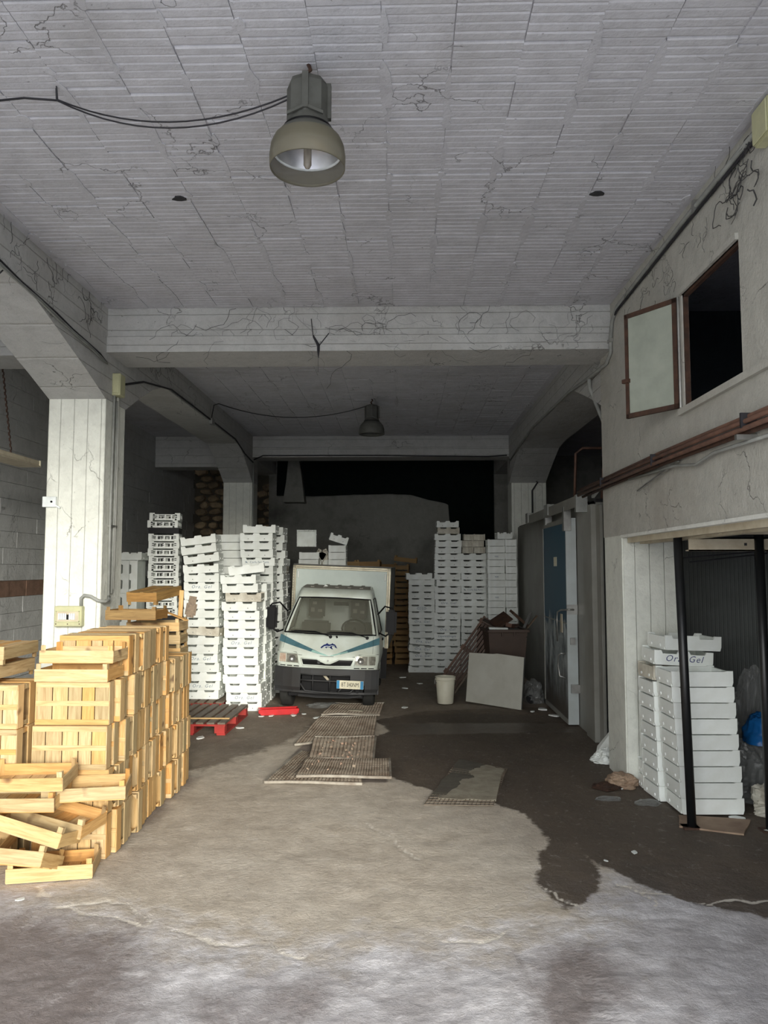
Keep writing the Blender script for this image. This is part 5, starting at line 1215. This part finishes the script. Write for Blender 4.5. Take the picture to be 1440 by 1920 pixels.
# litter, each scrap a thing
def blob(r, seed, flat=.16, n=9):
    rr = random.Random(seed); pts = [(r * (.6 + .5 * rr.random()) * math.cos(2 * math.pi * i / n), r * (.5 + .5 * rr.random()) * .7 * math.sin(2 * math.pi * i / n)) for i in range(n)]
    b = MB().prism(pts, 'z', 0, r * flat); return b
for i, (x, y_, r, lb_) in enumerate(((-2.02, 5.06, .03, 'white scrap at the foot of the leaning crates'), (-2.20, 4.52, .035, 'white scrap in front of the lowest open crate'), (-2.28, 8.75, .07, 'white scrap under the red pallet front'), (-2.07, 8.95, .05, 'white scrap between the pallet blocks'), (-1.95, 9.3, .06, 'white scrap beside the pallet side'),
    (-1.82, 10.02, .05, 'white scrap at the near end of the red tray'), (-1.70, 10.06, .05, 'flat white scrap in front of the red tray'), (-1.42, 10.1, .06, 'white scrap at the far end of the red tray'), (-1.30, 10.2, .05, 'second white scrap beyond the red tray end'),
    (-.86, 10.22, .06, 'white scrap under the truck number plate'), (-1.08, 9.95, .07, 'pale wood chip left of the rear grating'), (.02, 10.7, .07, 'white foam scrap on the floor beside the truck'), (.03, 12.4, .07, 'white scrap near the brown crate pile'), (.28, 12.9, .06, 'small white scrap before the foam stacks'), (.0, 13.6, .08, 'pale scrap at the foot of the brown crates'),
    (1.72, 10.45, .05, 'white scrap beside the insulation panel'), (1.88, 10.6, .09, 'long white scrap before the cold room door'), (1.95, 10.15, .08, 'thin pale scrap at the cold room door foot'), (1.92, 7.75, .07, 'white foam chunk at the near pillar foot'), (1.87, 6.85, .05, 'white lump on the brown rags'), (1.55, 5.35, .035, 'white pebble on the wet floor'), (1.32, 5.2, .02, 'tiny pebble on the wet edge'), (2.55, 6.08, .07, 'white crumbs behind the cardboard sheet'), (2.68, 5.78, .08, 'crumpled white film beside the rear black pole'))):
    single('foam_scrap', blob(r, i + 20), M['foam'], lb_, 'scrap', group='pale scraps on the floor', loc=(x, y_, .0), rot=(0, 0, i * .7))
single('plaster_piece', MB().box(-.10, .10, -.035, .035, 0, .04), M['cement'], 'yellowish plaster piece under the truck bumper', 'rubble', loc=(-.62, 10.3, 0), rot=(0, 0, R_(-12)), bevel=.006)
# cardboard under the black pole
single('cardboard_sheet', slab([(2.03, 5.86), (2.43, 5.70), (2.62, 6.02), (2.12, 6.12)], .0, .012, None, 9, .006, 4), M['card'], 'flat brown cardboard sheet under the foam boxes and black pole', 'cardboard')
# crumpled rags at the pillar foot and bags
def crumple(name, loc, size, seed, m, lb_, ct, nu=20, nv=12, amp=.35, smooth=False):
    from mathutils import noise as mn
    nu, nv = nu * 2, nv * 2; o_ = Vector((seed * 3.1, seed * 1.7, 0))
    def f(u, v):
        a = u * 2 * math.pi; t = v * math.pi * .5; p = Vector((math.cos(a) * math.cos(t), math.sin(a) * math.cos(t), math.sin(t)))
        k = 1 + amp * 1.1 * mn.noise(p * 1.6 + o_) + amp * .55 * (.5 - abs(mn.noise(p * 3.7 + o_))) + amp * .25 * (.5 - abs(mn.noise(p * 9 + o_)) * 2)
        return (size[0] * k * p.x, size[1] * k * p.y, max(0, size[2] * k * p.z))
    return single(name, MB().grid(f, nu, nv), m, lb_, ct, loc=loc, smooth=smooth)
crumple('crumpled_rag', (1.93, 7.0, .0), (.13, .16, .09), 3, M['card'], 'crumpled brown paper at the foot of the near pillar', 'rag')
crumple('crumpled_rag', (1.78, 6.9, .0), (.12, .12, .03), 4, M['rust'], 'flattened rust brown rag beside the crumpled paper', 'rag')
crumple('plastic_film', (1.98, 6.45, .0), (.10, .08, .02), 6, M['bagclear'], 'clear plastic film on the wet floor by the foam boxes', 'film')
crumple('plastic_film', (1.70, 6.55, .0), (.10, .05, .02), 7, M['bagclear'], 'clear plastic strip on the wet floor away from the boxes', 'film')
crumple('plastic_bag', (1.88, 11.3, .0), (.16, .26, .26), 11, M['bagclear'], 'clear plastic bag slumped between the bin and the cold room', 'bag', 26, 14)
crumple('plastic_bag', (-1.08, 10.75, .0), (.22, .12, .05), 12, M['bagclear'], 'clear plastic film under the truck bumper', 'film', 26, 10)
crumple('plastic_bag', (2.98, 6.70, .0), (.24, .3, .42), 14, M['bagclear'], 'big clear plastic bag, lowest beside the smooth foam stack', 'bag', 28, 16)
crumple('plastic_bag', (3.10, 7.22, .0), (.26, .26, .78), 15, M['bagclear'], 'tall dark clear bag behind the lowest bag', 'bag', 28, 16)
crumple('blue_bag', (3.06, 6.66, .44), (.17, .15, .27), 16, M['bagblue'], 'bright blue plastic bag on the clear bags', 'bag', 26, 14, .3, True)
crumple('pale_sack', (2.95, 6.20, .0), (.2, .2, .24), 18, M['foam_dirty'], 'pale crumpled sack at the floor in front of the bags', 'sack', 26, 14)
ws_ = MB().add([(0, 0, .0), (.26, -.35, .0), (.27, -.1, .42), (.04, .1, .05), (.05, .0, .04)], [(0, 1, 2), (0, 2, 3)])
single('white_sheet', ws_, M['foam'], 'white plastic sheet slumped against the cold room corner', 'sheet', loc=(1.99, 8.15, 0))
crumple('crumpled_sheet', (2.03, 7.85, .0), (.13, .15, .10), 21, M['foam'], 'crumpled white plastic on the floor at the cold room corner', 'sheet', 24, 10)
single('dark_fitting', MB().tube([(0, 0, .06), (0, .02, .06), (0, .05, .06)], .06, 12), M['black'], 'small black wheel on the floor behind the insulation panel', 'wheel', loc=(1.80, 11.05, .0))
# ---- rear wall tarpaulin; its low right part stands in for a dark hole
tz = [(-3.0, 3.52), (-2.0, 3.50), (-1.2, 3.53), (-.4, 3.55), (.2, 3.53), (.55, 3.42), (.95, 3.34), (1.02, 3.3), (1.03, 2.9), (1.1, 2.3), (1.6, 2.28), (2.0, 2.3), (2.6, 2.3), (4.5, 2.3)]
def tarp(u, v):
    x = -2.80 + u * 4.82; zb_ = 2.3
    for (xa, za), (xb_, zb2) in zip(tz, tz[1:]):
        if xa <= x <= xb_: zb_ = za + (zb2 - za) * (x - xa) / (xb_ - xa)
    z = zb_ + (4.38 - zb_) * v
    return (x, YE - .10 + .03 * math.sin(x * 7) * (1 - v) + .015 * math.sin(x * 17 + z), z)
single('tarpaulin', MB().grid(tarp, 110, 10), M['tarp'], 'near black tarpaulin over the upper rear wall and the dark hole beside it', 'tarpaulin', smooth=True)
# ---- cobwebs: sooty threads on beam and wall
def web(name, n, base, dirs, seed, lb_, length=.35, r0=.0014):
    r = random.Random(seed); b = MB()
    for _ in range(n):
        p = Vector(base[0]) + Vector(dirs[0]) * r.random() + Vector(dirs[1]) * r.random(); U = Vector(dirs[0]).normalized(); V = Vector(dirs[1]).normalized(); a = r.uniform(-.9, .9) + (math.pi if r.random() < .5 else 0)
        pts = [p]; k = r.randint(5, 12)
        for i in range(k):
            a += r.uniform(-1.3, 1.3); p = p + (U * math.cos(a) + V * math.sin(a) * .8) * length / 8 + Vector(base[1]) * r.uniform(-.004, .004); pts.append(p.copy())
        b.tube(pts, r0 * r.uniform(.5, 1.6), 3, False)
    return link(name, b, M['web'], kind='stuff', label=lb_, category='cobweb')
web('cobweb', 60, ((XL + .3, YB - .012, 4.05), (0, -1, 0)), ((4.2, 0, 0), (0, 0, .22)), 1, 'sooty cobwebs across the front cross beam', .5)
web('cobweb', 20, ((XR - .03, 4.15, 4.0), (-1, 0, 0)), ((0, .45, 0), (0, 0, .32)), 2, 'thick sooty cobwebs on the wall above the hatch', .35, .0032)
web('cobweb', 26, ((XR - .03, 4.6, 3.95), (-1, 0, 0)), ((0, 2.2, 0), (0, 0, .3)), 3, 'thin cobwebs on the wall below the ceiling conduit', .22)
web('cobweb', 40, ((XL + .01, 4.8, 4.12), (1, 0, 0)), ((0, 2.3, 0), (0, 0, .22)), 4, 'cobwebs on the side of the near arched beam', .3)
web('cobweb', 22, ((XL + .012, 7.8, 4.1), (1, 0, 0)), ((0, 3.5, 0), (0, 0, .22)), 5, 'cobwebs on the side of the rear arched beam', .3)
drip = MB().tube([(-.85, YB - .02, 4.12), (-.80, YB - .02, 4.02), (-.80, YB - .02, 3.97), (-.80, YB - .022, 3.90)], [.006, .016, .014, .003], 6).tube([(-.87, YB - .02, 4.28), (-.85, YB - .02, 4.1), (-.80, YB - .02, 4.0)], .005, 4).tube([(-.70, YB - .02, 4.14), (-.80, YB - .02, 4.01)], .005, 4).tube([(-.80, YB - .022, 3.92), (-.80, YB - .022, 3.76)], .002, 4)
single('cable_stub', drip, M['cable'], 'black cable stub dangling from the front cross beam', 'wire')
